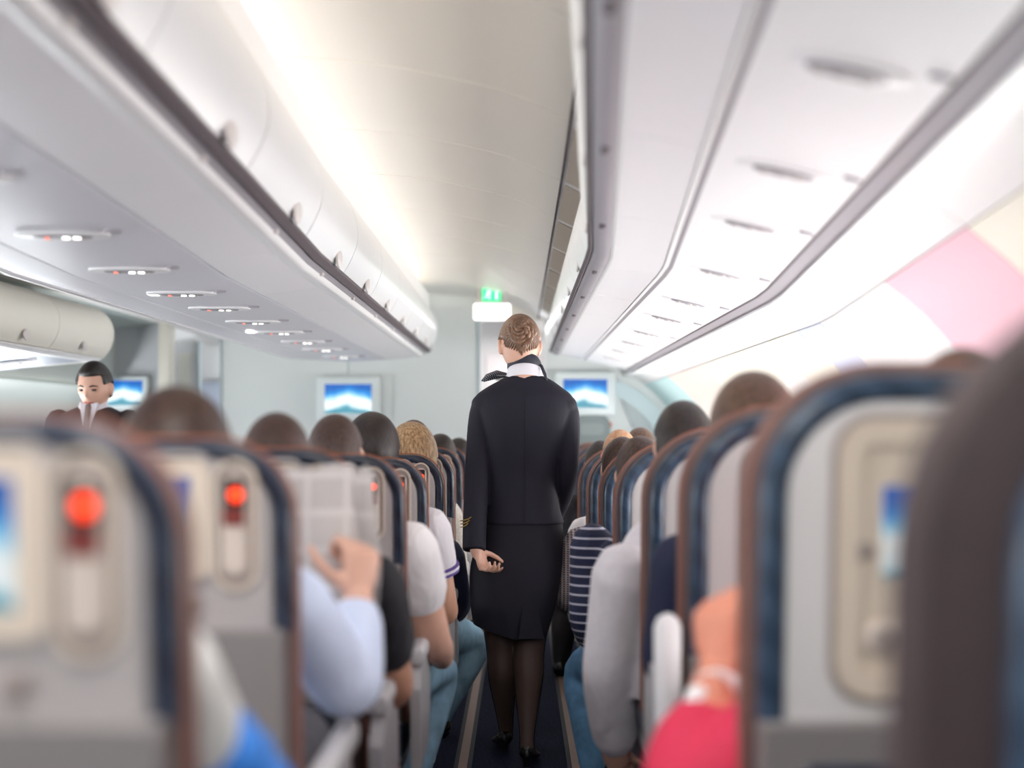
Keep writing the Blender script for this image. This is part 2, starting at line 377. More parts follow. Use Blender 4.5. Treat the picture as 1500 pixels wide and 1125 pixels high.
# ------------------------------------------------------------------ overhead bins
def half_round_latch(p, r, out):
    """the finger notch at a bin door's lower edge, a rounded cup"""
    rings = []
    for a, q in ((0, 1.0), (30, .96), (60, .75), (85, .25)):
        rr = r*q; h = r*.28*math.sin(math.radians(a))
        rings.append([Vector(p)+Vector((out*h, rr*math.cos(2*PI*k/16)*1.15, rr*math.sin(2*PI*k/16)*.8)) for k in range(16)])
    return skin_rings(rings)
door_line = curve2([(-.655, .575), (-.622, .635), (-.602, .70), (-.610, .78), (-.645, .86), (-.72, .945), (-.80, .995)], 5)
cedges = [2.38+.90*k for k in range(-1, 9)]+[10.0]
cedges = sorted(set(round(e, 3) for e in cedges))
nb = len(cedges)-1
for i, (a, b) in enumerate(zip(cedges, cedges[1:])):
    where = 'nearest the camera' if i == 0 else ('farthest, at the front bulkhead' if i == nb-1 else ORD[i]+' from the camera')
    t = thing('overhead_bin', 'white rounded overhead bin over the centre seats, %s in its row' % where, 'overhead bin', (-1.2, (a+b)/2, CH+.5), 'overhead bins above the centre seats')
    o_ = Vector((1.2, -(a+b)/2, -CH-.5))
    P = lambda name, vf, m, par=t, **k: obj(name, mv(vf, o_) if par is t else mv(vf, o_), m, par, **k)
    d = P('door', sweep(thick(door_line, .02), a+.004, b-.004), M['bin_white'])
    P('body', sweep([(-.66, .60), (-.66, .97), (-.82, .985), (-1.58, .985), (-1.73, .90), (-1.73, .60), (-1.60, .555), (-.76, .555)], a, b), M['white'], smooth=False)
    P('door', sweep(thick([(x*-1-2.42, z) for x, z in door_line], -.02), a+.004, b-.004), M['bin_white'])
    P('gap', sweep([(-.672, .548), (-.650, .562), (-.655, .585), (-.70, .59)], a, b), M['gap'], smooth=False)
    P('grip_rail', sweep([(-.672, .562), (-.700, .540), (-.715, .548), (-.70, .575)], a, b), M['rail'])
    P('lip', sweep(thick(curve2([(-.700, .540), (-.712, .524), (-.730, .520), (-.75, .522)], 3), -.012), a, b), M['lip'])
    P('underside_panel', sweep(thick(curve2([(-.748, .523), (-.86, .508), (-.965, .500)], 3), -.012), a+.003, b-.003), M['under'])
    P('service_channel', sweep(thick(curve2([(-.975, .500), (-1.22, .488), (-1.46, .500)], 3), -.012), a, b), M['psu'])
    P('underside_panel', sweep(thick(curve2([(-1.47, .500), (-1.58, .503), (-1.665, .51)], 3), -.012), a, b), M['psu'])
    P('light_strip', sweep(thick(curve2([(-1.668, .506), (-1.69, .503), (-1.72, .53)], 3), -.012), a, b), M['lip'])
    m_ = (a+b)/2+.18
    for k_, yy in enumerate((m_,)):
        lz = .600; P('latch', half_round_latch((-.640, yy, CH+lz+ramp(yy)), .047, 1), M['latch'])
    P('rail_clip', box(-.712, -.690, m_-.02, m_+.02, CH+.536+ramp(m_), CH+.552+ramp(m_), .006), M['latch'])
    if i == nb-1:
        ring = [(x, z) for x, z in door_line]+[(-1.62, .995)]+[(-x-2.42, z) for x, z in door_line][::-1][1:]+[(-1.70, .52), (-1.22, .495), (-.74, .52)]
        P('end_cap', sweep(ring, b, b+.012), M['white'], smooth=False)

# right-hand bins
rface = curve2([(.245, .838), (.215, .80), (.196, .72), (.198, .64), (.222, .565)], 5)
redges = [1.0, 1.85, 2.75, 3.62, 4.52, 5.42, 6.32, 7.22, 8.12, 9.02, 10.0]
nb = len(redges)-1
for i, (a, b) in enumerate(zip(redges, redges[1:])):
    where = 'nearest the camera' if i == 0 else ('farthest, at the front bulkhead' if i == nb-1 else ORD[i]+' from the camera')
    t = thing('overhead_bin', 'white overhead bin over the window seats right of the aisle, %s' % where, 'overhead bin', (.55, (a+b)/2, CH+.5), 'overhead bins above the right seats')
    o_ = Vector((-.55, -(a+b)/2, -CH-.5))
    P = lambda name, vf, m, par=t, **k: obj(name, mv(vf, o_), m, par, **k)
    P('door', sweep(thick(rface, .018), a+.004, b-.004, True), M['bin_white'])
    P('body', sweep([(.25, .60), (.25, .845), (.40, .84), (1.0, .60), (1.0, .46), (.79, .455), (.47, .53), (.31, .555)], a, b, True), M['white'], smooth=False)
    P('gap', sweep([(.215, .562), (.226, .552), (.262, .575), (.25, .60)], a, b, True), M['gap'], smooth=False)
    P('grip_rail', sweep(thick(curve2([(.229, .560), (.245, .542), (.268, .534), (.286, .536)], 3), .012), a+.002, b-.002, True), M['rail'])
    P('lip', sweep(thick([(.286, .536), (.292, .531), (.300, .5305)], .012), a, b, True), M['lip'])
    P('underside_panel', sweep(thick(curve2([(.300, .5305), (.38, .520), (.452, .503)], 3), .012), a+.003, b-.003, True), M['under_right'])
    P('lip', sweep(thick([(.455, .500), (.466, .499), (.470, .503)], .012), a, b, True), M['lip'])
    P('gap', sweep([(.468, .502), (.482, .497), (.482, .51), (.468, .512)], a, b, True), M['rail'], smooth=False)
    P('service_channel', sweep(thick(curve2([(.480, .498), (.63, .468), (.775, .432)], 3), .012), a, b, True), M['psu_right'])
    P('edge_gap', sweep([(.775, .432), (.783, .428), (.79, .45), (.775, .452)], a, b, True), M['gap'], smooth=False)
    P('edge_strip', sweep(thick([(.783, .430), (.825, .414)], .012), a, b, True), M['rail'])
    yy = (a+b)/2+.02
    P('latch', half_round_latch((.214+taper(yy), yy, CH+.598+ramp(yy)), .036, -1), M['latch'])
    q = yy-.3
    P('rail_clip', box(.250+taper(q), .268+taper(q), q-.03, q+.03, CH+.531+ramp(q), CH+.542+ramp(q), .005), M['gap'])
    if i == nb-1:
        P('end_cap', sweep([(.23, .835), (.196, .72), (.222, .565), (.286, .536), (.47, .50), (.783, .43), (.9, .46), (.9, .65)], b, b+.012, True), M['white'], smooth=False)

# left-hand window bins beyond the far aisle
lface = curve2([(-2.60, .72), (-2.48, .70), (-2.41, .63), (-2.39, .55), (-2.41, .47), (-2.45, .415)], 5)
ledges = [4.4, 5.3, 6.2, 7.1, 8.0]
for i, (a, b) in enumerate(zip(ledges, ledges[1:])):
    t = thing('overhead_bin', 'cream rounded overhead bin beyond the far aisle, %s' % ('its end showing' if i == 3 else ORD[2-i]+' nearer than the one showing its end'), 'overhead bin', (-2.8, (a+b)/2, CH+.4), 'overhead bins beyond the far aisle')
    o_ = Vector((2.8, -(a+b)/2, -CH-.4))
    P = lambda name, vf, m, par=t, **k: obj(name, mv(vf, o_), m, par, **k)
    P('door', sweep(thick(lface, -.02), a+.003, b-.003), M['white_warm'])
    P('body', sweep([(-2.62, .71), (-3.1, .66), (-3.1, .38), (-2.5, .43), (-2.44, .47), (-2.43, .62)], a, b), M['white_warm'], smooth=False)
    P('lip', sweep(thick(curve2([(-2.45, .402), (-2.49, .385), (-2.55, .39)], 3), -.012), a, b), M['lip'])
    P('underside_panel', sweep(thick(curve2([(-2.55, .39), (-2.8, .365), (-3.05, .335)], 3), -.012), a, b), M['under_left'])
    yy = (a+b)/2
    P('latch', half_round_latch((-2.405, yy, CH+.455+ramp(yy)), .035, 1), M['latch'])
    if i == 3:
        ring = [(x, z) for x, z in lface]+[(-2.5, .39), (-3.05, .345), (-3.05, .66)]
        P('end_cap', sweep(ring, b, b+.05), M['white_warm'])

# ------------------------------------------------------------------ passenger service units
def service_unit(label, c, big, lit, group, tilt):
    t = thing('passenger_service_unit', label, 'overhead light panel', c, group); t.rotation_euler = (0, tilt, 0); K = .76 if lit else .62
    def oval(rx, ry, z0, z1, p=2.6, cx=0, cy=0):
        rings = []; cx *= K; cy *= K
        for z, q in ((z0, 1), (z1, 1), (z1-.002, .94)):
            r = []
            for k in range(28):
                a = 2*PI*k/28; cc, s = math.cos(a), math.sin(a)
                r.append(Vector((cx+K*rx*q*math.copysign(abs(cc)**(2/p), cc), cy+K*ry*q*math.copysign(abs(s)**(2/p), s), z)))
            rings.append(r)
        return skin_rings(rings)
    obj('bezel', oval(.165, .075, .004, -.003 if lit else -.001), M['lip'] if lit else M['psu_right'], t)
    obj('recess', oval(.105, .045, -.000, -.005), M['rail'], t)
    for k, x in enumerate((-.055, .012, .05)):
        obj('call_light' if k == 0 else 'reading_light', oval(.013 if k else .008, .013, -.004, -.009, 2, x, -.004), (M['lamp_red'] if k == 0 else M['lamp']) if lit else M['latch'], t)
    for k in range(3): obj('air_nozzle', oval(.012, .012, -.002, -.008, 2, -.06+.06*k, .032), M['latch'], t)
    obj('speaker_slot', oval(.030, .010, .003, -.003, 2, .205, -.11), M['rail'], t)
    return t
for i, y in enumerate([2.95, 3.65, 4.27, 4.93, 5.55, 6.25, 6.94, 7.7, 8.45, 9.3]):
    service_unit('lit oval reading-light panel under the centre bins, %s' % ('nearest the camera' if i == 0 else ('farthest, last before the bulkhead' if i == 9 else ORD[i]+' from the camera')),
                 (-1.22, y, CH+.486+ramp(y)), True, True, 'reading-light panels under the centre bins', 0)
for i, y in enumerate([2.1, 2.8, 3.4, 4.2, 5.05, 5.8, 6.7, 7.5, 8.3, 9.1]):
    service_unit('pale oval reading-light panel under the right bins, %s' % ('nearest the camera' if i == 0 else ('farthest, last before the bulkhead' if i == 9 else ORD[i]+' from the camera')),
                 (.625+taper(y), y, CH+.467+ramp(y)), False, False, 'reading-light panels under the right bins', math.radians(13))
for i, y in enumerate((6.6, 7.5)):
    service_unit('lit reading-light panel under the cream bins beyond the far aisle, %s' % ('nearer' if i == 0 else 'farther'), (-2.8, y, CH+.355), False, True, 'reading-light panels beyond the far aisle', math.radians(-7))
for i, (y, x) in enumerate(((4.95, -1.325), (6.9, -1.36))):
    e = obj('marker_light', box(-.020, .020, -.026, .026, -.008, .0, .003), M['lamp'], loc=(x, y, CH+.489))
    tag(e, 'small bright white ceiling marker light among the reading panels, %s' % ('nearer' if i == 0 else 'farther'), 'light', 'marker lights under the centre bins')

# ------------------------------------------------------------------ right sidewall with windows, left sidewall
cove = curve2([(.825, .405), (.88, .40), (.94, .375), (.985, .345)], 3)
side = curve2([(.985, .342), (1.10, .245), (1.22, .10), (1.34, -.06), (1.41, -.20), (1.44, -.40), (1.44, -.85), (1.40, -1.29)], 4)
wall_r = struct(obj('wall_right', sweep(thick([(.80, .50)]+[(x+.03, z+.03) for x, z in side], .03), -2.6, 11.0, True), M['white'], smooth=True), 'curved cabin sidewall on the right')
tints = [('white sidewall panel', (.82, .81, .80)), ('cream sidewall panel', (.80, .78, .68)), ('painted pink-reflection sidewall panel', (.82, .50, .58)),
         ('painted lavender-reflection sidewall panel', (.60, .64, .80)), ('painted mint-reflection sidewall panel', (.55, .76, .76)), ('painted peach-reflection sidewall panel', (.82, .72, .66))]  # pink, lavender, mint and peach paint pastel reflections into the panel colours
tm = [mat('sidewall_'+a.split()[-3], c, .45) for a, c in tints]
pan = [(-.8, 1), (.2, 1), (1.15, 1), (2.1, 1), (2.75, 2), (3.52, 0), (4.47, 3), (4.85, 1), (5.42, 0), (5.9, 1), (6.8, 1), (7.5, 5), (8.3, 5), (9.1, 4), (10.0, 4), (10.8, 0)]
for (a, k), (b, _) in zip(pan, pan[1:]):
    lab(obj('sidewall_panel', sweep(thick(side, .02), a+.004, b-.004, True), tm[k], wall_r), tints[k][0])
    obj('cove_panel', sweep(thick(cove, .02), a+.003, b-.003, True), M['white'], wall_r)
def rounded(w_, h_, r, n=6):
    p = []
    for cx, cz, a0 in ((w_/2-r, h_/2-r, 0), (-w_/2+r, h_/2-r, 90), (-w_/2+r, -h_/2+r, 180), (w_/2-r, -h_/2+r, 270)):
        for k in range(n+1):
            a = math.radians(a0+90*k/n); p.append((cx+r*math.cos(a), cz+r*math.sin(a)))
    return p
pane_m = mat('window_daylight_pane', (.8, .85, .9), .2, emit=(.95, .98, 1), es=2.0)
n_w = 0
for y in [1.4+.533*k for k in range(17)]:
    n_w += 1
    x = 1.352+taper(y); z = CH-.10+ramp(y)
    ou, inn = rounded(.30, .40, .10), rounded(.23, .33, .09)
    ax = lambda p, d: Vector((x+p[1]*-.50+d, y+p[0], z+p[1]))
    wd = struct(obj('window_%d' % n_w, skin_rings([[ax(p, .01) for p in ou], [ax(p, -.014) for p in ou], [ax(p, -.014) for p in inn], [ax(p, .01) for p in inn]], caps=False), M['white']))
    obj('pane', ([ax(p, -.002) for p in inn]+[ax(p, .002) for p in inn], [tuple(range(28)), tuple(range(55, 27, -1))]), pane_m, wd)
lside = curve2([(-3.05, .33), (-3.2, .24), (-3.33, .06), (-3.45, -.16), (-3.52, -.4), (-3.52, -1.30)], 4)
struct(obj('wall_left', sweep(thick([(-2.6, .84), (-3.14, .76), (-3.14, .32)]+lside[2:], -.03), -2.6, 11.0), mat('left_sidewall', (.50, .55, .53), .5)), 'grey-green curved sidewall beyond the far aisle')
struct(obj('wall_rear', box(-3.7, 1.6, -2.7, -2.6, 0, 2.7), M['white'], smooth=False))

# ------------------------------------------------------------------ bulkheads at the front
BY = 10.8
def bx(px, d=BY): return (px-761)*d/F
def bz(py, d=BY): return CH+(627-py)*d/F
bulk = struct(obj('wall_front', box(bx(326), bx(698), BY, BY+.05, 0, CH+1.10), M['bulk'], smooth=False), 'pale grey centre bulkhead')
obj('edge_trim', box(bx(326)-.02, bx(326), BY-.01, BY+.06, 0, CH+1.0), M['bulk_dark'], bulk, smooth=False)
obj('edge_trim', box(bx(698), bx(698)+.03, BY-.01, BY+.06, 0, CH+1.0), M['bulk_dark'], bulk, smooth=False)
obj('joint', box(bx(510)-.004, bx(510)+.004, BY-.004, BY, bz(552), CH+.60), M['bulk_dark'], bulk, smooth=False)
obj('recess_panel', box(bx(447), bx(574), BY-.02, BY-.001, bz(614), bz(548)), M['bulk'], bulk, smooth=False)
bulk_r = struct(obj('wall_front_right', box(bx(800), 1.55, BY, BY+.05, 0, CH+.9), M['bulk'], smooth=False), 'pale blue-grey right bulkhead')
obj('edge_trim', box(bx(800)-.02, bx(800), BY-.01, BY+.06, 0, CH+.9), M['white'], bulk_r, smooth=False)
arch = curve2([(.40, .335), (.62, .30), (.86, .20), (1.02, .05), (1.13, -.12), (1.18, -.3)], 4)
obj('arch_trim', skin_rings([[Vector((x, y_, CH+z)) for x, z in thick(arch, .12)] for y_ in (BY-.03, BY-.002)]), mat('arch_trim', (.56, .68, .71), .5), bulk_r)
obj('side_panel', skin_rings([[Vector((x, y_, CH+z)) for x, z in [(.80, .23), (1.00, .08), (1.10, -.10), (1.16, -.34), (1.02, -.34), (.96, -.16), (.88, .04)]] for y_ in (BY-.022, BY-.001)]), M['bulk_dark'], bulk_r)  # dark shape stands in for the window panel's shadow on the bulkhead
struct(obj('wall_front_left', box(-3.6, bx(236, 10.6), 10.6, 10.65, 0, CH+.9), mat('left_bulkhead', (.56, .58, .61), .55), smooth=False), 'blue-grey bulkhead beyond the far aisle')
col = struct(obj('trim_5', box(bx(234, 10.5), bx(251, 10.5), 10.45, 10.62, 0, CH+1.0, .02), M['col']), 'cream column at the far aisle')
# galley behind the far aisle: white door, cupboard and pale panel
gal = struct(obj('wall_galley', box(-3.6, -1.6, 11.6, 11.65, 0, CH+1.0), M['white'], smooth=False), 'white galley wall seen through the far aisle')
dr = struct(obj('door_1', box(bx(250, 11.2), bx(289, 11.2), 11.2, 11.25, 0, bz(496, 11.2), .02), M['white']), 'narrow white door at the end of the far aisle')
obj('door_panel', box(bx(262, 11.18), bx(279, 11.18), 11.185, 11.2, .3, bz(518, 11.18), .006), M['white_warm'], dr)
obj('door_frame', box(bx(289, 11.18), bx(292, 11.18), 11.16, 11.26, 0, bz(500, 11.18)), M['bulk_dark'], dr, smooth=False)
obj('galley_panel', box(bx(291, 11.5), bx(330, 11.5), 11.5, 11.55, 0, bz(560, 11.5)), mat('galley_blue', (.58, .63, .76), .5), gal, smooth=False)
obj('galley_lintel', box(bx(291, 11.5), bx(330, 11.5), 11.45, 11.55, bz(556, 11.5), bz(505, 11.5), .03), M['white'], gal)
# vestibule behind the near aisle opening
struct(obj('wall_vestibule', box(-.75, .6, 13.0, 13.05, 0, CH+1.2), mat('vestibule_wall', (.80, .77, .77), .5), smooth=False), 'pale wall behind the aisle opening')
vd = struct(obj('door_2', box(-.32, .22, 12.94, 13.0, 0, 2.0, .02), mat('vestibule_door', (.80, .74, .74), .45)), 'pale pinkish door at the end of the near aisle')
obj('door_handle', box(-.26, -.22, 12.91, 12.94, .95, 1.1, .008), M['rail'], vd)
struct(obj('trim_6', box(bx(698), bx(800), BY-.02, BY+.04, bz(470), CH+1.08), M['ceil'], smooth=False), 'cream lintel over the aisle opening')

def monitor(label, px0, px1, py0, py1, d, fr, housing=True):
    cx, cz = (bx(px0, d)+bx(px1, d))/2, (bz(py0, d)+bz(py1, d))/2
    W, H = bx(px1, d)-bx(px0, d), bz(py0, d)-bz(py1, d)
    t = thing('monitor', label, 'monitor', (cx, d, cz), 'cabin monitors on the bulkheads')
    f = fr*d/F
    obj('housing', box(-W/2-f, W/2+f, -.045, .03, -H/2-f*.9, H/2+f*.9, .02), M['tvframe'], t)
    obj('screen', box(-W/2, W/2, -.050, -.044, -H/2, H/2), M['tv'], t, smooth=False)
    return t
monitor('flat monitor on the centre bulkhead left of the standing attendant', 477, 545, 563, 606, BY-.03, 12)
monitor('flat monitor on the right bulkhead beside the attendant\'s shoulder', 825, 889, 556, 598, BY-.03, 12)
monitor('flat monitor on the far left bulkhead behind the male attendant', 156, 211, 558, 594, 10.56, 7)

ex = thing('exit_sign', 'green lit exit sign hanging from the ceiling above the white box', 'sign', (bx(720, 9.9), 9.9, bz(432, 9.9)))
obj('sign_body', box(-.068, .068, -.02, .02, -.048, .048, .008), M['exit'], ex)
# running figure beside a doorway, as on such signs
obj('pictogram', join(box(.030, .044, -.0235, -.020, -.034, .030), mv(ellipsoid((0, 0, 0), (.008, .002, .008), 10, 6), (-.018, -.0215, .026)),
                      tube([(-.018, -.0215, .014), (-.026, -.0215, -.006)], .006, 6), tube([(-.026, -.0215, -.006), (-.012, -.0215, -.018), (-.014, -.0215, -.034)], .004, 6),
                      tube([(-.026, -.0215, -.006), (-.040, -.0215, -.020), (-.052, -.0215, -.020)], .004, 6), tube([(-.018, -.0215, .014), (-.002, -.0215, .004)], .0035, 6), tube([(-.018, -.0215, .014), (-.038, -.0215, .008)], .0035, 6)), M['exit_w'], ex)
obj('hanger', box(-.02, .02, -.01, .01, .048, .16), M['latch'], ex, smooth=False)
lb = thing('light_box', 'bright white light box hanging below the green exit sign', 'light box', (bx(721, 9.7), 9.7, bz(457, 9.7)))
obj('diffuser', box(-.132, .132, -.03, .03, -.058, .058, .015), M['box'], lb)
for hx_ in (-.10, .10): obj('hanger', box(hx_-.006, hx_+.006, .0, .012, .05, .26), M['latch'], lb, smooth=False)
js = thing('folding_jumpseat', 'grey rounded folded seat on the right bulkhead below the monitor', 'seat', (bx(866), BY-.06, bz(640)))
obj('seat_back', skin_rings([[Vector((x*q, y_, z*q)) for x, z in rounded(.30, .36, .10)] for y_, q in ((.058, 1), (0, 1), (-.02, .93))]), mat('jump_seat_grey', (.24, .28, .28), .7), js)
obj('headrest_pad', skin_rings([[Vector((x*q, y_, .06+z*q)) for x, z in rounded(.20, .10, .04)] for y_, q in ((-.015, 1), (-.03, .95))]), mat('jump_pad', (.30, .34, .34), .7), js)
pl = thing('safety_placard', 'small orange and white placard on the right bulkhead', 'placard', (bx(893), BY, bz(622)))
obj('board', box(-.024, .024, -.008, -.001, -.036, .036), M['lip'], pl, smooth=False)
obj('symbol', box(-.018, .018, -.010, -.008, -.028, .022), M['orange'], pl, smooth=False)

# ------------------------------------------------------------------ seats
TOP = 1.20; TILT = math.tan(math.radians(4.5))
def bp(x, s, d): return Vector((x, -TILT*(s-.42)-d, s))      # a point of the tilted back: across, height, rearward
def rr_u(w_, top, bot, r, n=8):
    """inverted U outline: from lower left up over the rounded top and down"""
    p = [(-w_/2, bot), (-w_/2, (bot+top-r)/2)]
    p += [(-w_/2+r-r*math.cos(math.radians(90*k/n)), top-r+r*math.sin(math.radians(90*k/n))) for k in range(n+1)]
    p += [(w_/2-r+r*math.sin(math.radians(90*k/n)), top-r+r*math.cos(math.radians(90*k/n))) for k in range(n+1)]
    return p+[(w_/2, (bot+top-r)/2), (w_/2, bot)]
def slab(w_, top, bot, r, d0, d1, bev, d_mid=None):
    """rounded slab of the backrest between rearward depths d0 (front) and d1 (rear), bevelled rims"""
    def ring(d, i): return [bp(x, s, d) for x, s in rr_u(w_-2*i, top-i, bot+i, max(.01, r-i))]
    return skin_rings([ring(d0, bev), ring(d0+bev*.3, bev*.3), ring(d0+bev, 0), ring(d1-bev, 0), ring(d1-bev*.3, bev*.3), ring(d1, bev)])
def plate(cx, cs, w_, h_, r, d0, d1, bev=.004):
    def ring(d, i): return [bp(cx+x, cs+z, d) for x, z in rounded(w_-2*i, h_-2*i, max(.002, r-i))]
    return skin_rings([ring(d0, 0), ring(d1-bev, 0), ring(d1, bev)])
def frame_plate(cx, cs, w_, h_, r, t, d0, d1):
    a, b = rounded(w_, h_, r), rounded(w_-2*t, h_-2*t, max(.003, r-t))
    f = lambda L, d: [bp(cx+x, cs+z, d) for x, z in L]
    return skin_rings([f(a, d0), f(a, d1), f(b, d1), f(b, d0)], caps=False)
def make_seat(s, arm_up=False, arms=(-1, 1), R_=None, IN=None, hide='brown'):
    R_ = R_ or (.125 if s > 0 else .185)
    """s = +1: the handset slot sits towards +x (centre block); -1 mirrored (window block)"""
    t = thing('cabin_chair', 'seat', 'seat', (0, 0, 0), None)
    obj('cushion', slab(.475 if s < 0 else .464, TOP-.004*(s > 0), .44, R_, -.105, -.012, .028), M[hide], t)
    IN = IN or (.018 if s > 0 else .036)
    band = [bp(x, z, .004) for x, z in rr_u(.475-2*IN, TOP-IN, TOP-(.30 if s > 0 else .60), R_-IN)]
    obj('bolster', tube(band, .0155 if s > 0 else .021, 12, dome=False), M['navy' if s > 0 else 'navy_lit'], t)
    obj('piping', tube([bp(x, z, -.010) for x, z in rr_u(.477, TOP+.001, .46, R_+.001)], .0022, 6, dome=False), M['pipe' if hide == 'brown' else hide], t)
    sh = obj('shell', slab(.475-2*IN-.028, TOP-IN-.014, .47, max(.09, R_-IN-.014), -.02, .020, .012), M['shell' if s > 0 else 'shell_lit'], t)
    if s < 0:                                            # window block: one tall surround with the screen above a stowed handset
        bc = TOP-.275
        obj('rim', frame_plate(0, bc, .252, .412, .060, .010, .010, .0235), M['slot'], sh)
        obj('screen_bezel', frame_plate(0, bc, .232, .392, .052, .034, .012, .030), M['bezel'], t)
        obj('surround_panel', plate(0, bc, .176, .336, .022, .010, .0225, .001), M['bezel'], t)
        obj('screen', plate(.022, TOP-.235, .150, .128, .004, .0, .0255, .001), M['screen'], t, smooth=False)
        h = obj('handset', plate(.0, TOP-.385, .150, .046, .018, .012, .034, .006), M['handset'], t)
        obj('earpiece', plate(-.050, TOP-.385, .030, .030, .012, .030, .037, .003), M['slot'], h)
    else:
        cz = TOP-.125
        obj('rim', frame_plate(.004, cz, .228, .212, .035, .008, .010, .0245), M['shell'], sh)
        ox = .004 if s > 0 else .075
        b = obj('screen_bezel', frame_plate(ox, cz, .212, .186, .022, .028, .012, .028), M['bezel'], t)
        sc = obj('screen', plate(ox, cz, .158, .132, .004, .0, .0235, .001), M['screen'], t, smooth=False)
        hx = .149 if s > 0 else -.085; sl = 0 if s > 0 else .09
        obj('handset_slot', frame_plate(hx, cz-.010-sl, .070-.1*sl, .205+1.4*sl, .036, .006, .014, .027), M['bezel'], t)
        obj('slot_well', plate(hx, cz-.010-sl, .060-.1*sl, .192+1.4*sl, .030, .012, .0215, .001), M['slot'], t)
        h = obj('handset', plate(hx, cz-.010-sl, .042, .160+1.2*sl, .018, .012, .032, .006), M['handset'], t)
        if s > 0: obj('display', plate(hx, cz+.040, .034, .050, .006, .028, .0345, .002), M['black'], h)
        if s > 0: obj('keypad', plate(hx-.001, cz+.004, .034, .030, .005, .028, .0345, .002), M['redkey'], h)
        if s > 0: obj('indicator', mv(ellipsoid((0, 0, 0), (.0105, .006, .0105), 14, 8), bp(hx+.004, cz+.038, .036)), M['led'], h)
    obj('coat_hook', join(plate(.075*s, TOP-.262, .030, .022, .008, .015, .026), plate(.084*s, TOP-.262, .010, .026, .004, .020, .036)), M['slot'], t)
    tr = obj('tray_table', skin_rings([[bp(x*q, (TOP-(.298 if s > 0 else .505)+.012*math.cos(x*7)-o) if z > 0 else TOP-(.545 if s > 0 else .70)+o, d) for x, z in rounded(.445, 1, .02)] for d, q, o in ((.006, 1, 0), (.036, 1, 0), (.044, .985, .005))]), M['tray'], t)
    obj('tray_latch', plate(-.0*s, TOP-(.292 if s > 0 else .499), .040, .030, .008, .030, .052), M['slot'], t)
    obj('seat_pocket', plate(0, .56, .36, .17, .03, .015, .05, .012), M['navy'], t)
    obj('seat_cushion', mv(box(-.235, .235, -.02, .50, .35, .47, .04), (0, 0, 0)), M['navy'], t)
    obj('seat_pan', box(-.22, .22, -.02, .44, .31, .35), M['leg'], t, smooth=False)
    for sd in arms:
        if arm_up and sd == -1:
            ar = obj('armrest', tube([bp(-.266, .56, .035), bp(-.266, .66, .03), bp(-.266, .755, .02)], [.026, .028, .028], 12), mat('armrest_pale', (.84, .84, .87), .4), t)
            lab(ar, 'raised pale armrest')
        else:
            ar = obj('armrest', box(sd*.2645-.0225, sd*.2645+.0225, -.02, .40, .615, .668, .018), M['arm'], t)
        obj('side_panel', skin_rings([[Vector((x, y, z)) for y, z in ((-.03, .34), (.30, .34), (.36, .44), (.33, .60), (.26, .64), (.02, .64), (-.05, .56))] for x in (sd*.2645-.014, sd*.2645+.014)]), M['arm'], t, smooth=False)
    for sd in (-1, 1):
        l = obj('leg', tube([(sd*.17, .08, .33), (sd*.17, .02, .04)], [.022, .020], 8), M['leg'], t)
        obj('leg_cap', box(sd*.17-.03, sd*.17+.03, -.04, .05, -.16, .06, .01), M['cream'], l)
        obj('leg', tube([(sd*.17, .30, .33), (sd*.17, .38, .03)], [.022, .020], 8), M['leg'], t)
    return t
SEAT_DY = TILT*(TOP-.42)+.03         # root sits this far ahead of the top rear edge
GR_L, GR_R = 'seats in the centre block', 'seats right of the aisle'
LROW = [1.30+.79*k for k in range(11)]
LEDGE = [-.330, -.350, -.335, -.310, -.302, -.292, -.288, -.286, -.286, -.286, -.286]
RROW = [1.02, 1.88]+[2.70+.80*k for k in range(9)]
REDGE = [.312, .322, .326, .322, .302, .300, .293, .290, .288, .288, .288]
def r_up(d): return min(.105, max(0., .0205*(6.7-d)))
def ordname(i): return 'nearest the camera' if i == 0 else ORD[i]+' from the camera'
protoL = make_seat(1); protoR = make_seat(-1); protoU = make_seat(-1, True); protoB = make_seat(-1, arms=(1,)); protoN = make_seat(-1, R_=.232, IN=.094, hide='brown_shaded'); protoL2 = make_seat(1, arms=(-1,)); protoR2 = make_seat(-1, arms=())
used = set()
def place_seat(proto, x, d, up, label, group):
    o = proto if proto.name not in used else copy_tree(proto)
    used.add(proto.name)
    o.location = (x, d+SEAT_DY, ramp(d)+up); o['label'] = label; o['group'] = group
    return o
left_notes = {0: 'red handset light, screen cut off', 1: 'second red handset light, brown-haired head above', 2: 'half hidden by the open newspaper',
              3: 'cropped dark head above it', 4: 'dark-haired head above it', 5: 'blond head above it'}
for i, d in enumerate(LROW):
    note = left_notes.get(i)
    place_seat(protoL, LEDGE[i]-.2375, d, 0, 'centre-block aisle seat, %s%s' % (ordname(i), ', '+note if note else ''), GR_L)
    if i >= 1:
        place_seat(protoL2, LEDGE[i]-.2375-.535, d, 0, 'centre-block seat one in from the aisle, %s row' % ORD[i], GR_L)
for i, d in enumerate(RROW):
    pr = protoN if i == 0 else protoB if i in (1, 3) else (protoU if i == 2 else protoR)
    note = {0: 'dark blurred back filling the corner', 1: 'screen half hidden by the corner seat', 2: 'with raised pale armrest', 3: 'grey-sweatered shoulder leaning out'}.get(i)
    place_seat(pr, REDGE[i]+.2375, d, r_up(d), 'right aisle seat, %s%s' % (ordname(i), ', '+note if note else ''), GR_R)
    if i >= 4:
        place_seat(protoR2, REDGE[i]+.2375+.53, d, r_up(d), 'window-side seat right of the aisle, %s row' % ORD[i], GR_R)

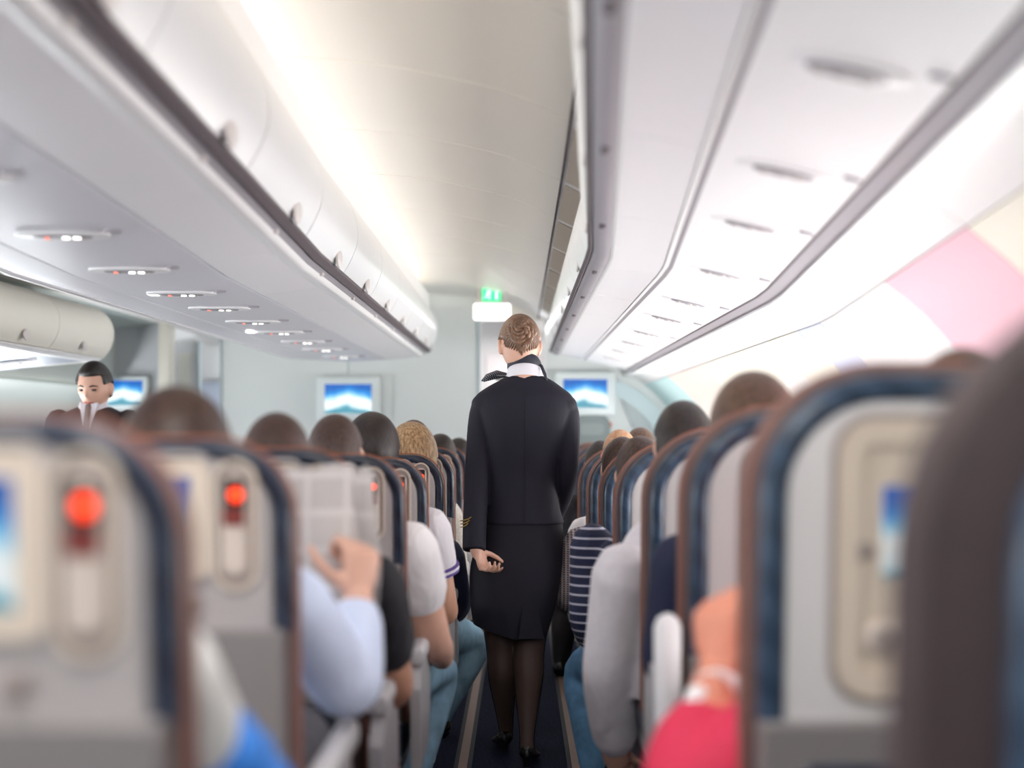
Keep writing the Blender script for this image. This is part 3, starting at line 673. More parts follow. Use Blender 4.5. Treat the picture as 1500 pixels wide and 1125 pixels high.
# ------------------------------------------------------------------ people: shared builders
def head_mesh(c, sc=1.0, yaw=0, pitch=0, roll=0, hair=None, nose=1.0):
    """a head facing +y; hair = function(x, y, z) -> outward thickness gives the hair shell instead"""
    A, B, Cc = .074*sc, .096*sc, .116*sc
    n, m = 40, 30; rings = []
    for i in range(1, m):
        th = PI*i/m; r = []
        for k in range(n):
            ph = 2*PI*k/n
            x, y, z = math.sin(th)*math.cos(ph), math.sin(th)*math.sin(ph), math.cos(th)
            px, py, pz = A*x, B*y, Cc*z
            if z < 0:
                t = -z; px *= 1-.26*t**1.6
                if y < 0: py *= 1-.42*t**1.3
                else: py *= 1-.06*t
            else:
                px *= 1+.04*z
            if hair is None:
                if y > 0:
                    py += sc*nose*.024*math.exp(-(px/(.011*sc))**2)*max(0, 1-abs((z+.18)/.26))*(1.3 if z < -.1 else .8)
                    for sx in (-1, 1): py -= sc*.010*math.exp(-((px-sx*.031*sc)/(.013*sc))**2-((z-.03)/.10)**2)
                    py += sc*.004*math.exp(-((z-.20)/.09)**2)*math.exp(-(px/(.045*sc))**2)
                    py += sc*.004*math.exp(-((z+.52)/.09)**2)*math.exp(-(px/(.022*sc))**2)
                    py += sc*.006*math.exp(-((z+.86)/.12)**2)*math.exp(-(px/(.025*sc))**2)
            else:
                t = hair(x, y, z); l = Vector((x/A, y/B, z/Cc)).normalized()
                px += l.x*t*sc; py += l.y*t*sc; pz += l.z*t*sc
            r.append(Vector((px, py, pz)))
        rings.append(r)
    R = Matrix.Translation(Vector(c)) @ Matrix.Rotation(yaw, 4, 'Z') @ Matrix.Rotation(-pitch, 4, 'X') @ Matrix.Rotation(roll, 4, 'Y')
    out = [skin_rings(rings)]
    if hair is None:
        for sx in (-1, 1):
            out.append(ellipsoid((sx*.076*sc, -.004*sc, -.012*sc), (.011*sc, .020*sc, .032*sc), 12, 8))
            out.append(ellipsoid((sx*.084*sc, -.014*sc, -.006*sc), (.006*sc, .012*sc, .026*sc), 10, 6))
    return xf(join(*out), R), R
def hair_short(x, y, z):
    """cropped hair: covers the crown, the sides above the ears and the back down to the nape"""
    low = -.55 if y < -.25 else (.12 if y < .45 else .52)
    k = 1 if z > low+.1 else (0 if z < low-.02 else (z-low+.02)/.12)
    return .012*k-.014*(1-k)
def hair_full(x, y, z):
    low = -.62 if y < -.1 else (.0 if y < .5 else .48)
    k = 1 if z > low+.1 else (0 if z < low-.02 else (z-low+.02)/.12)
    return .022*k*(1+.25*z)-.014*(1-k)
def hair_thin(x, y, z):
    low = -.45 if y < -.25 else (.15 if y < .4 else .6)
    k = 1 if z > low+.1 else (0 if z < low-.02 else (z-low+.02)/.12)
    return .006*k-.014*(1-k)
def face_bits(root, R, sc=1.0):
    for sx in (-1, 1):
        obj('eye', xf(ellipsoid((sx*.031*sc, .083*sc, .002*sc), (.013*sc, .008*sc, .006*sc), 10, 6), R), M['eye'], root)
        obj('eyebrow', xf(tube([(sx*.016*sc, .094*sc, .020*sc), (sx*.032*sc, .0925*sc, .025*sc), (sx*.048*sc, .082*sc, .019*sc)], [.003*sc, .0034*sc, .002*sc], 6), R), M['h_dark'], root)
    obj('mouth', xf(tube([(-.022*sc, .083*sc, -.059*sc), (0, .093*sc, -.061*sc), (.022*sc, .083*sc, -.059*sc)], [.003*sc, .0055*sc, .003*sc], 6), R), M['lips'], root)

def hand_parts(wr, d, nrm, side, curl=(25, 40, 25), spread=.15, sc=1.0, thumb_out=.7, thumb_curl=.35, curls=None):
    """palm loft plus five bent fingers; d = direction to the knuckles, nrm = palm side, side = +1/-1 where the thumb leaves"""
    d = Vector(d).normalized(); nrm = (Vector(nrm)-d*d.dot(Vector(nrm))).normalized(); s = d.cross(nrm)*side
    wr = Vector(wr); P = []
    rings = []
    for t, hw, th in ((-.012, .024, .019), (.012, .027, .017), (.040, .037, .016), (.070, .041, .014), (.092, .038, .011)):
        rings.append([wr+d*t*sc+s*(hw*sc*math.cos(2*PI*k/16))+nrm*(th*sc*math.sin(2*PI*k/16)) for k in range(16)])
    P.append(skin_rings(rings))
    for i, (off, L) in enumerate(((.029, .96), (.010, 1.06), (-.010, 1.0), (-.028, .80))):
        p = wr+d*.084*sc+s*off*sc; pts = [wr+d*.055*sc+s*off*sc*.9, p]; a = 0
        cs = curls[i] if curls else curl
        for bl, c in zip((.043, .027, .021), cs):
            a += math.radians(c)
            dd = (d*math.cos(a)+nrm*math.sin(a)+s*(off/.029)*spread*math.cos(a)).normalized()
            p = p+dd*bl*L*sc; pts.append(p)
        P.append(tube(pts, [.0085*sc, .0095*sc, .0088*sc, .0080*sc, .0066*sc], 8))
    p = wr+d*.022*sc+s*.024*sc; pts = [wr+d*.012*sc+s*.012*sc, p]
    for i, bl in enumerate((.040, .032, .026)):
        dd = (d*(.55+.25*i)+s*(thumb_out-.22*i)+nrm*(thumb_curl+.10*i)).normalized(); p = p+dd*bl*sc; pts.append(p)
    P.append(tube(pts, [.013*sc, .0135*sc, .0115*sc, .0105*sc, .0082*sc], 8))
    return join(*P)

# ------------------------------------------------------------------ the walking attendant, seen from behind
WD = 5.36
def wp(px, py, dy=0): return Vector(((px-761)*(WD+dy)/F, dy, CH+(627-py)*(WD+dy)/F))
def wrow(py, x0, x1, cy, ry): 
    a, b = wp(x0, py), wp(x1, py); return (a.z, (a.x+b.x)/2, cy, (b.x-a.x)/2, ry)
W = thing('person', 'person in a navy skirt suit walking up the aisle, brown hair in a bun', 'person', (0, WD, 0))
hc = wp(761, 506, .01)
hd, HR = head_mesh(hc, .985, math.radians(8), math.radians(14), math.radians(2))
lk, la = wp(737, 950), wp(742, 1083, .06)
rk, ra = wp(774, 950), wp(772, 1090)
legL = smooth_path([(*wp(728, 840, .0), .085), (*wp(733, 915), .066), (*wp(735, 955, -.005), .056), (*wp(736, 990, -.01), .0535), (*wp(739, 1035, .03), .037), (*wp(741, 1066, .07), .026), (*wp(741, 1080, .08), .026)], 4)
legR = smooth_path([(*wp(784, 840), .088), (*wp(777, 915), .068), (*wp(774, 955, -.03), .060), (*wp(774, 985, -.06), .0575), (*wp(773, 1030, -.10), .042), (*wp(772, 1075, -.15), .027), (*wp(772, 1096, -.17), .027)], 4)
def limb(path, grow=0, n=16): return tube([p[:3] for p in path], [p[3]+grow for p in path], n)
armL = smooth_path([(*wp(710, 600), .036), (*wp(703, 632), .042), (*wp(698, 690, -.035), .038), (*wp(696, 750, -.09), .032), (*wp(697, 800, -.135), .026), (*wp(700, 812, -.14), .023)], 4)
armR = smooth_path([(*wp(826, 602), .036), (*wp(830, 635), .042), (*wp(829, 690, .0), .040), (*wp(819, 725, .07), .034), (*wp(806, 752, .17), .028), (*wp(796, 765, .24), .024)], 4)
hand_l = hand_parts(wp(700, 803, -.14), (.30, .05, -1), (.75, -.45, .30), -1, curls=((36, 52, 25), (50, 60, 35), (60, 62, 38), (68, 65, 40)), sc=.90, spread=.12, thumb_out=.45, thumb_curl=.7)
hand_r = hand_parts(wp(796, 765, .25), (-.6, .6, -.2), (-.2, -.2, -1), 1, sc=.86)
torso = loft([wrow(862, 704, 806, 0, .11), wrow(840, 700, 810, 0, .12), wrow(760, 720, 812, .0, .10), wrow(700, 724, 804, .0, .085), wrow(640, 718, 816, .0, .095), wrow(595, 716, 822, .0, .075), wrow(575, 742, 800, .0, .052), wrow(560, 750, 788, .0, .05)])
neck = tube([wp(768, 575, -.0), wp(768, 545, -.005), wp(764, 515, .0)], [.056, .053, .052], 16)
o = obj('body', join(hd, torso, neck, limb(legL), limb(legR), limb(armL), limb(armR), hand_l, hand_r), M['skin'], W)
remesh(o, .0048, 2, .4)
face_bits(W, HR, .985)
# hair combed back into a bun: shell, combed locks, coiled bun
def hair_woman(x, y, z):
    low = .06 if y < .45 else .5
    if y < -.35: low = -.60+.70*min(1, abs(x))
    k = 1 if z > low+.1 else (0 if z < low-.02 else (z-low+.02)/.12)
    return .013*k-.016*(1-k)
hs, _ = head_mesh(hc, .985, math.radians(8), math.radians(14), math.radians(2), hair_woman)
hair = obj('hair', hs, M['h_woman'], W)
bun_c = wp(765, 485, -.126)
def on_head(a, e, g=.013):
    """point of the hair surface at azimuth a from the back, elevation e"""
    x, y, z = math.sin(a)*math.cos(e), -math.cos(a)*math.cos(e), math.sin(e)
    px, py, pz = (.074+g)*x, (.096+g)*y, (.116+g)*z
    if z < 0:
        px *= 1-.26*(-z)**1.6
        if y < 0: py *= 1-.42*(-z)**1.3
    return HR @ Vector((px*.985, py*.985, pz*.985))
locks = []
rnd = random.Random(2)
for k in range(44):
    t = 2*PI*k/44
    a0, e0 = 1.32*math.sin(t), .20+1.12*math.cos(t)
    if e0 < -.15: e0 = -.15-.40*(1-abs(math.sin(t)))**.8
    tgt = Vector((.02+.22*math.sin(t), .26+.22*math.cos(t)))
    pts = []
    for q in (0, .25, .5, .75, 1):
        a = a0+(tgt.x-a0)*q; e = e0+(tgt.y-e0)*q
        pts.append(on_head(a, e, (-.006 if q == 0 else .0032 if q == .25 else .0070+.007*q**.6)))
    w_ = .0066 if e0 > -.2 else .0055
    locks.append(tube([tuple(p) for p in pts], [w_*.6, w_*.9, w_, w_*.95, w_*.7], 7, flat=.8))
obj('combed_locks', join(*locks), M['h_woman'], hair)
coil = []
bx_, bz_ = Vector((1, 0, 0)), Vector((0, .25, .97))
bn = Vector((0, -.97, .25))
for j, (R0, r0, off, ph) in enumerate(((.041, .016, .0, 0), (.029, .015, .013, 1.2), (.015, .013, .025, 2.5))):
    for tw in (0, PI):
        pts = []
        for k in range(33):
            a = 2*PI*k/32+ph; q = 3*a+tw
            rr = R0+.0075*math.cos(q); h = off+.0075*math.sin(q)
            pts.append(tuple(bun_c+bx_*rr*math.cos(a)+bz_*rr*math.sin(a)+bn*h))
        coil.append(tube(pts, r0*.60, 8, dome=False))
coil.append(ellipsoid(tuple(bun_c), (.034, .016, .034), 16, 10))
obj('bun', join(*coil), M['h_woman'], hair)
# jacket with sleeves
jt = loft([wrow(767, 708, 827, .0, .122), wrow(740, 711, 819, .0, .110), wrow(700, 714, 814, .0, .101), wrow(655, 711, 822, .0, .110), wrow(620, 704, 834, .0, .114), wrow(596, 697, 840, .0, .104), wrow(580, 697, 838, .002, .092), wrow(568, 712, 824, .004, .075), wrow(558, 730, 810, .004, .064), wrow(551, 742, 797, .004, .058)], 40, 4)
slL = smooth_path([(*wp(716, 590), .038), (*wp(709, 597), .050), (*wp(705, 625), .054), (*wp(699, 690, -.035), .0485), (*wp(696, 750, -.09), .0470), (*wp(694.5, 806, -.14), .0455)], 4)
slR = smooth_path([(*wp(820, 592), .038), (*wp(828, 600), .050), (*wp(830, 630), .053), (*wp(830, 690, .0), .0455), (*wp(822, 728, .06), .043), (*wp(810, 756, .15), .040)], 4)
jk = obj('jacket', join(jt, tube([p[:3] for p in slL], [p[3] for p in slL], 20, dome=False), tube([p[:3] for p in slR], [p[3] for p in slR], 20, dome=False),
                        ellipsoid(tuple(wp(710, 592)), (.053, .062, .043)), ellipsoid(tuple(wp(827, 594)), (.050, .062, .043))), M['jacket'], W)
remesh(jk, .0055, 3, .5)
tx = jk
for k in range(3):
    q = wp(676+3.5*k, 768-0*k, -.03)
    obj('cuff_braid', tube([tuple(wp(674.8, 763+4.6*k, -.10)), tuple(wp(677.5, 762.6+4.6*k, -.137)), tuple(wp(683+1.2*(2-k), 760.6+4.4*k, -.150)), tuple(wp(690-2.2*k, 757.5+4.6*k, -.154))], [.0022, .0024, .0024, .0012], 6), M['gold'], W)
obj('back_seam', tube([tuple(wp(769, 570, -.092)), tuple(wp(769, 620, -.116)), tuple(wp(770, 700, -.1045)), tuple(wp(770, 765, -.123))], .0012, 6), M['skirt'], W)
# skirt with a kick pleat
sk_rows = [wrow(758, 712, 824, .0, .112), wrow(790, 700, 825, .0, .125), wrow(830, 689, 823, .0, .135), wrow(870, 688, 817, .0, .132), wrow(905, 690, 809, .0, .125), wrow(931, 693, 801, .0, .118)]
sv, sf = loft(sk_rows, 44, 5)
hem0 = min(p.z for p in sv)
for p in sv:
    f_ = max(0, min(1, (wp(0, 870).z-p.z)/.2)); p.z += f_*max(0, -(p.x+.01))*.36
    if p.y < 0: p.y += f_*.005*math.cos((p.x-.02)*60)
obj('skirt', (sv, sf), M['skirt'], W)
obj('kick_pleat', skin_rings([[wp(766, 885, -.128), wp(786, 878, -.128), wp(786, 878, -.120), wp(766, 885, -.120)], [wp(760, 936, -.128), wp(797, 936, -.119), wp(797, 936, -.11), wp(760, 936, -.115)]]), M['skirt'], W, smooth=False)
# tights, shoes
obj('tights', join(limb(legL, .004), limb(legR, .004)), M['tights'], W)
def pump(heel, toe_dir, z0, lift=0):
    """court shoe: loft from heel to toe with a heel post"""
    h = Vector(heel); t = Vector(toe_dir).normalized(); s = Vector((t.y, -t.x, 0)).normalized(); rings = []
    for q, wd, zt, zb in ((0, .012, .075, .040), (.012, .028, .085, .032), (.05, .034, .078, .028), (.10, .035, .056, .018), (.15, .039, .046, .006), (.20, .040, .036, .002), (.235, .028, .026, .002), (.25, .010, .016, .004)):
        c = h+t*q; r = []
        for k in range(14):
            a = 2*PI*k/14
            r.append(Vector((c.x+s.x*wd*math.cos(a), c.y+s.y*wd*math.cos(a), z0+lift*(1-q/.25)+(zt+zb)/2+(zt-zb)/2*math.sin(a))))
        rings.append(r)
    hp = h+t*.018
    return join(skin_rings(rings), tube([(hp.x, hp.y, z0+lift*.93+.040), (hp.x, hp.y, z0+lift*.95+.006)], [.017, .012], 10, dome=False))
sh1 = obj('shoe', pump((wp(740, 1080, .08).x, .035, 0), (-.10, 1, 0), .004, .012), M['shoe'], W)
sh2 = obj('shoe', pump((wp(771, 1096, -.17).x, -.215, 0), (.10, 1, 0), .004, .010), M['shoe'], W)
# collar and neckerchief
def ring_band(cz_rows, n=32):
    rings = []
    for z, cx, cy, rx, ry, tl in cz_rows:
        rings.append([Vector((cx+rx*math.cos(2*PI*k/n), cy+ry*math.sin(2*PI*k/n), z-tl*math.sin(2*PI*k/n))) for k in range(n)])
    return skin_rings(rings, caps=False)
def zc(py): return wp(0, py).z
cxn = wp(768.5, 545).x
obj('shirt_collar', ring_band([(zc(557), cxn, .0, .074, .064, .02), (zc(548), cxn, .0, .070, .061, .02), (zc(538), cxn, 0, .064, .058, .02), (zc(536), cxn, 0, .058, .054, .02), (zc(556), cxn, 0, .062, .056, .02)]), M['collar'], W)
sf_ = obj('neck_scarf', ring_band([(zc(542), cxn, .0, .066, .061, .025), (zc(538), cxn, .0, .069, .064, .025), (zc(531), cxn-.002, .0, .066, .062, .025), (zc(527), cxn-.003, .0, .060, .057, .025), (zc(540), cxn, .0, .058, .055, .025)]), M['scarf_plain'], W)
obj('scarf_end', tube([tuple(wp(793, 536, -.03)), tuple(wp(798, 548, -.045)), tuple(wp(801, 556, -.045))], [.008, .009, .004], 8, flat=.5), M['scarf_plain'], sf_)
obj('scarf_bow', join(tube([tuple(wp(741, 548, .03)), tuple(wp(728, 546, .02)), tuple(wp(714, 551, .01)), tuple(wp(707, 557, .0))], [.010, .019, .017, .007], 12, flat=.55),
                      tube([tuple(wp(739, 552, .045)), tuple(wp(724, 553, .04)), tuple(wp(710, 558, .03))], [.009, .013, .006], 10, flat=.6)), M['scarf'], sf_)
obj('scarf_lining', tube([tuple(wp(737, 555, .03)), tuple(wp(727, 556.5, .02))], [.012, .006], 8, flat=.4), M['collar'], sf_)

# ------------------------------------------------------------------ the attendant in the far aisle
MD = 6.8
def mp(px, py, dy=0): return Vector(((px-761)*(MD+dy)/F+2.11, dy, CH+(627-py)*(MD+dy)/F))
A_ = thing('person', 'dark-haired person in dark suit and grey tie in the far aisle, looking down', 'person', (-2.11, MD, 0))
mc = mp(139, 567, -.02)
mh, MR = head_mesh(mc, 1.03, math.radians(180-6), math.radians(13))
mt = loft([(.86, .0, .02, .15, .10), (1.05, .0, .01, .145, .10), (1.20, .0, .0, .155, .10), (1.29, -.01, -.01, .14, .085), (1.34, -.01, -.01, .08, .06), (1.40, -.01, -.01, .05, .05)])
mn = tube([(-.012, .0, 1.36), (-.010, -.01, 1.50)], [.056, .054], 14)
arms = [smooth_path([(sx*.175-.01, 0, 1.33, .05), (sx*.215, .02, 1.20, .044), (sx*.225, .02, 1.06, .038), (sx*.19, -.10, .93, .032), (sx*.13, -.22, .92, .025)], 4) for sx in (-1, 1)]
legs = [smooth_path([(sx*.085, .02, .88, .085), (sx*.09, .01, .5, .058), (sx*.09, .02, .3, .052), (sx*.09, .03, .09, .034)], 4) for sx in (-1, 1)]
feet = [tube([(sx*.09, .04, .05), (sx*.095, -.08, .04), (sx*.10, -.17, .03)], [.036, .038, .026], 10) for sx in (-1, 1)]
hands = [hand_parts((sx*.13, -.22, .92), (-sx*.4, -1, -.1), (0, -.1, -1), sx, sc=.95) for sx in (-1, 1)]
remesh(obj('body', join(mh, mt, mn, *[limb(a) for a in arms], *[limb(l) for l in legs], *feet, *hands), M['skin'], A_), .006, 2, .4)
face_bits(A_, MR, 1.03)
hh, _ = head_mesh(mc, 1.03, math.radians(180-6), math.radians(13), 0, hair_short)
obj('hair', hh, M['h_black'], A_)
js_ = [loft([(.72, 0, .02, .185, .125), (.95, .0, .01, .175, .125), (1.15, .0, .0, .185, .13), (1.30, -.01, -.0, .200, .115), (1.365, -.01, .0, .155, .09), (1.405, -.01, .012, .080, .060)], 36),
       *[tube([p[:3] for p in a[:-2]], [p[3]+.014 for p in a[:-2]], 14) for a in arms]]
remesh(obj('suit_jacket', join(*js_), M['suit'], A_), .008, 2)
obj('shirt_front', skin_rings([[Vector((x, y, z)) for x, y, z in ((-.055, -.085, 1.425), (.035, -.085, 1.425), (-.005, -.132, 1.24), (-.015, -.132, 1.24))], [Vector((x, y, z)) for x, y, z in ((-.055, -.06, 1.425), (.035, -.06, 1.425), (-.005, -.11, 1.24), (-.015, -.11, 1.24))]]), M['collar'], A_, smooth=False)
obj('shirt_collar', ring_band([(1.395, -.010, -.008, .076, .072, -.02), (1.43, -.010, -.01, .066, .064, -.02), (1.435, -.010, -.01, .060, .058, -.02), (1.39, -.01, -.008, .066, .062, -.02)]), M['collar'], A_)
obj('tie', tube([(-.010, -.088, 1.408), (-.010, -.108, 1.36), (-.010, -.142, 1.22)], [.016, .014, .020], 8, flat=.45), M['tie'], A_)
obj('trousers', join(*[tube([p[:3] for p in l], [p[3]+.014 for p in l], 14) for l in legs], loft([(.84, 0, .02, .155, .11), (.95, 0, .02, .165, .115)])), M['suit'], A_)
for f_ in feet:
    obj('shoe', ([p+(p-Vector((p.x*0+f_[0][0].x, p.y, .04)))*.0+Vector((0, 0, 0)) for p in xf(f_, Matrix.Identity(4))[0]], f_[1]), M['shoe'], A_).scale = (1.0, 1.03, 1.12)

# ------------------------------------------------------------------ seated passengers
def passenger(label, cx, d, up, head_px, hairmat, hairfn, skin, shirt, trousers, aisle=0, sleeve='long', arm=None, sh_in=0, fine=.0105, yaw=0, hand=None, legs_on=True, head_dy=.22, sc=1.0, cuffs=None, knee=None, hair_name='hair', armr=1.0, sh_z=0):
    """a seated figure. d = rear plane of the seat top; head_px = (x, y) of the crown in the photo frame, placed head_dy ahead of it;
    aisle = side of the arm given in `arm` as world points (shoulder, elbow, wrist)"""
    fz = ramp(d)+up
    root = Vector((cx, d+.22, ramp(d)))
    r = thing('person', label, 'person', root, 'seated passengers')
    hd_ = d+head_dy
    top = Vector(((head_px[0]-761)*hd_/F, hd_, CH+(627-head_px[1])*hd_/F))
    hcen = top-Vector((0, 0, .124*sc))-root
    Hm, R = head_mesh(hcen, sc, yaw, math.radians(3))
    shz = hcen.z-.235*sc+sh_z
    zb = .46+fz-root.z
    nx, ny = hcen.x*.75, hcen.y-.015
    by = .06
    rows = [(zb, sh_in*.3, by+.06, .165, .125), (zb+.12, sh_in*.4, by+.02, .150, .112), (zb+(shz-zb)*.55, (nx+sh_in)*.5, (by+ny)/2-.02, .155, .112), (shz-.10, nx*.7+sh_in*.3, ny-.01, .168, .108), (shz-.01, nx, ny, .150, .085), (shz+.045, nx, ny, .085, .060), (shz+.075, nx, ny, .055, .052)]
    T = lambda g: loft([(z-(g if i == 0 else 0)+(0 if i < 5 else -g*.6), x, y, a+g*1.5, b+g*1.5) for i, (z, x, y, a, b) in enumerate(rows[:(7 if g == 0 else 6)])], 32, 4)
    nk = tube([(nx, ny, shz-.02), (hcen.x, hcen.y-.012, hcen.z-.05)], [.056*sc, .055*sc], 14)
    A = []
    for sx in (-1, 1):
        if arm and sx == aisle:
            S, E, Wr = [Vector(p)-root for p in arm]
        else:
            S = Vector((nx+sx*.178, ny, shz-.035)); E = Vector((sx*.235, by+.06, zb+.17)); Wr = Vector((sx*.12, by+.30, zb+.19))
        A.append(smooth_path([(*S, .050*armr), (*(S*.55+E*.45), .046*armr), (*E, .041*armr), (*(E*.5+Wr*.5), .038*armr), (*Wr, .027*armr)], 5))
    L = []
    for sx in (-1, 1):
        kn = Vector((sx*.12, by+.50, zb+.10)); an = Vector((sx*.13, by+.42, .10))
        if knee and sx == aisle: kn, an = [Vector(p)-root for p in knee]
        L.append(smooth_path([(sx*.09, by+.06, zb+.06, .085), (*((Vector((sx*.09, by+.06, zb+.06))+kn)/2), .076), (*kn, .060), (*((kn+an)/2+Vector((0, -.02, 0))), .052), (*an, .036)], 4))
    F_ = [tube([tuple(Vector(l[-1][:3])+Vector((0, -.02, -.03))), tuple(Vector(l[-1][:3])+Vector((0, .10, -.055))), tuple(Vector(l[-1][:3])+Vector((0, .18, -.06)))], [.036, .036, .026], 10) for l in L]
    H = []
    for i, sx in enumerate((-1, 1)):
        Wr = Vector(A[i][-1][:3])
        if hand and sx == aisle: H.append(hand_parts(Wr, *hand[0], **hand[1]))
        else: H.append(hand_parts(Wr, (-sx*.2, 1, -.05), (0, 0, -1), sx))
    remesh(obj('body', join(Hm, T(0), nk, *[limb(a) for a in A], *[limb(l) for l in L], *F_, *H), M[skin], r), fine, 2, .4)
    face_bits(r, R, sc)
    hm, _ = head_mesh(hcen, sc, yaw, math.radians(3), 0, hairfn)
    obj(hair_name, hm, M[hairmat], r)
    parts = [T(.012)]
    nk_ = {'long': 18, 'short': 6, 'mid': 7, 'elbow': 15}
    for i, sx in enumerate((-1, 1)):
        n_ = nk_[sleeve]
        parts.append(tube([p[:3] for p in A[i][:n_]], [p[3]+.015+(.006 if sleeve != 'long' else 0) for p in A[i][:n_]], 16, dome=True))
    so = remesh(obj('shirt', join(*parts), M[shirt], r), max(.009, fine*.95), 3)
    if cuffs:
        i = 0 if aisle == -1 else 1
        for k, (dz, m_) in enumerate(cuffs):
            p = Vector(A[i][nk_[sleeve]-1][:3]); q = Vector(A[i][nk_[sleeve]-3][:3]); t = (p-q).normalized()
            c_ = p+t*dz
            obj('cuff_band', tube([tuple(c_-t*.004), tuple(c_+t*.004)], [A[i][nk_[sleeve]-1][3]+.028-abs(dz)*.15]*2, 18, dome=False), M[m_], r)
    pz = [tube([p[:3] for p in l], [p[3]+.013 for p in l], 14) for l in L]
    remesh(obj('trousers', join(*pz, loft([(zb-.045, 0, by+.06, .172, .135), (zb+.10, 0, by+.04, .170, .130)], 28)), M[trousers], r), .011, 2)
    for l in L: obj('shoe', tube([tuple(Vector(l[-1][:3])+Vector((0, -.025, -.045))), tuple(Vector(l[-1][:3])+Vector((0, .10, -.055))), tuple(Vector(l[-1][:3])+Vector((0, .19, -.062)))], [.046, .045, .036], 12), M['shoe'], r)
    return r
def ap(px, py, d): return Vector(((px-761)*d/F, d, CH+(627-py)*d/F))
# centre block, from the camera forwards
passenger('person in the nearest centre-block seat, white sleeve bulging past the seat edge', LEDGE[0]-.2375, LROW[0], 0, (-150, 600), 'h_brown', hair_short, 'skin', 'c_greywhite', 'trousers_grey', 1, 'long',
          (ap(232, 985, 1.52), ap(292, 1085, 1.60), ap(330, 1190, 1.80)), armr=1.05)
passenger('person with brown hair in a light blue shirt holding up the newspaper', LEDGE[1]-.2375, LROW[1], 0, (258, 581), 'h_brown', hair_full, 'skin', 'c_blue', 'trousers_grey', 1, 'long',
          (ap(425, 885, 2.36), ap(510, 1005, 2.52), ap(525, 878, 2.60)), fine=.0065, hand=(((.05, .15, 1), (-.55, .8, .1)), dict(side=1, curls=((50, 70, 35), (58, 72, 40), (64, 75, 40), (68, 75, 40)), thumb_out=.95, thumb_curl=.25, sc=1.05)), armr=1.12)
passenger('person with cropped brown hair, bare forearm below a short black sleeve', LEDGE[2]-.2375, LROW[2], 0, (405, 602), 'h_shaved', hair_thin, 'skin_tan', 'c_black', 'trousers', 1, 'mid',
          (ap(545, 860, 3.08), ap(577, 1005, 3.22), ap(545, 1010, 3.50)), armr=1.15)
passenger('person with close-cropped dark hair and a bright white tee, bare arm on the aisle armrest', LEDGE[3]-.2375, LROW[3], 0, (491, 605), 'h_shaved', hair_thin, 'skin', 'c_white', 'jeans_light', 1, 'short',
          (ap(600, 806, 3.88), ap(634, 935, 4.0), ap(648, 965, 4.25)), armr=1.3, knee=(ap(640, 985, 4.55), Vector((-.36, 4.38, .11))))
passenger('person with smooth dark hair in a grey polo with purple sleeve bands', LEDGE[4]-.2375, LROW[4], 0, (545, 611), 'h_dark', hair_full, 'skin_tan', 'c_polo', 'trousers_grey', 1, 'short',
          (ap(628, 775, 4.66), ap(651, 890, 4.72), ap(650, 905, 5.0)), armr=1.15, cuffs=((.030, 'c_purple'), (.020, 'collar'), (.010, 'c_purple')))
passenger('person with curly blond hair, navy jumper and blue jeans, knee in the aisle', LEDGE[5]-.2375, LROW[5], 0, (603, 625), 'h_blond', hair_full, 'skin', 'c_navy', 'jeans_light', 1, 'long',
          (ap(655, 815, 5.45), ap(668, 880, 5.5), ap(665, 900, 5.8)), armr=1.15, knee=(ap(692, 945, 5.80), Vector((-.33, 5.66, .105))), sc=1.1)
passenger('person in a cream knitted top beyond the navy jumper', LEDGE[6]-.2375, LROW[6], 0, (606, 616), 'h_brown', hair_short, 'skin', 'c_knit', 'trousers', 1, 'long',
          (ap(655, 755, 6.25), ap(666, 830, 6.3), ap(664, 850, 6.5)), armr=1.15)
passenger('dark-haired person seen as a crown above the centre-block seats left of the suit jacket', LEDGE[7]-.2375, LROW[7], 0, (645, 636), 'h_dark', hair_short, 'skin', 'c_grey', 'trousers')
passenger('dark-haired person farther up the centre block, just left of the suit sleeve', LEDGE[8]-.2375, LROW[8], 0, (672, 642), 'h_black', hair_short, 'skin_tan', 'c_navy', 'trousers')
# right of the aisle
passenger('person in the second right seat, red sleeve and raised bare fist in the aisle', REDGE[1]+.2375, RROW[1], r_up(RROW[1]), (1410, 512), 'h_mid', hair_short, 'skin_red', 'c_red', 'trousers', -1, 'elbow',
          (ap(1190, 1060, 2.05), ap(1010, 1150, 2.12), ap(1052, 990, 2.20)), fine=.0065, hand=(((-.02, .1, 1), (.62, .75, 0)), dict(side=-1, curls=((28, 60, 40), (40, 65, 45), (52, 70, 45), (60, 75, 45)), thumb_out=.6, thumb_curl=.5, sc=1.14)), armr=1.3, head_dy=.22)
passenger('person with short brown hair, tall head above the third right seat', REDGE[2]+.2375, RROW[2], r_up(RROW[2]), (1104, 556), 'h_mid', hair_full, 'skin_red', 'c_navy', 'trousers', head_dy=.34, sc=1.03)
passenger('person with dark brown hair in a grey sweater, shoulder leaning into the aisle', REDGE[3]+.2375-.05, RROW[3], r_up(RROW[3]), (1001, 588), 'h_dark', hair_short, 'skin', 'c_grey', 'trousers_grey', -1, 'long',
          (ap(914, 842, 3.72), ap(893, 985, 3.80), ap(903, 1110, 3.95)), armr=1.5, sh_in=-.10, head_dy=.36)
passenger('person in a navy tee with thin white stripes and blue jeans', REDGE[4]+.2375-.03, RROW[4], r_up(RROW[4]), (938, 640), 'h_brown', hair_short, 'skin', 'c_striped', 'jeans', -1, 'long',
          (ap(868, 800, 4.58), ap(862, 900, 4.60), ap(868, 940, 4.85)), armr=1.25, knee=(ap(854, 985, 5.0), Vector((.26, 4.86, .105))))
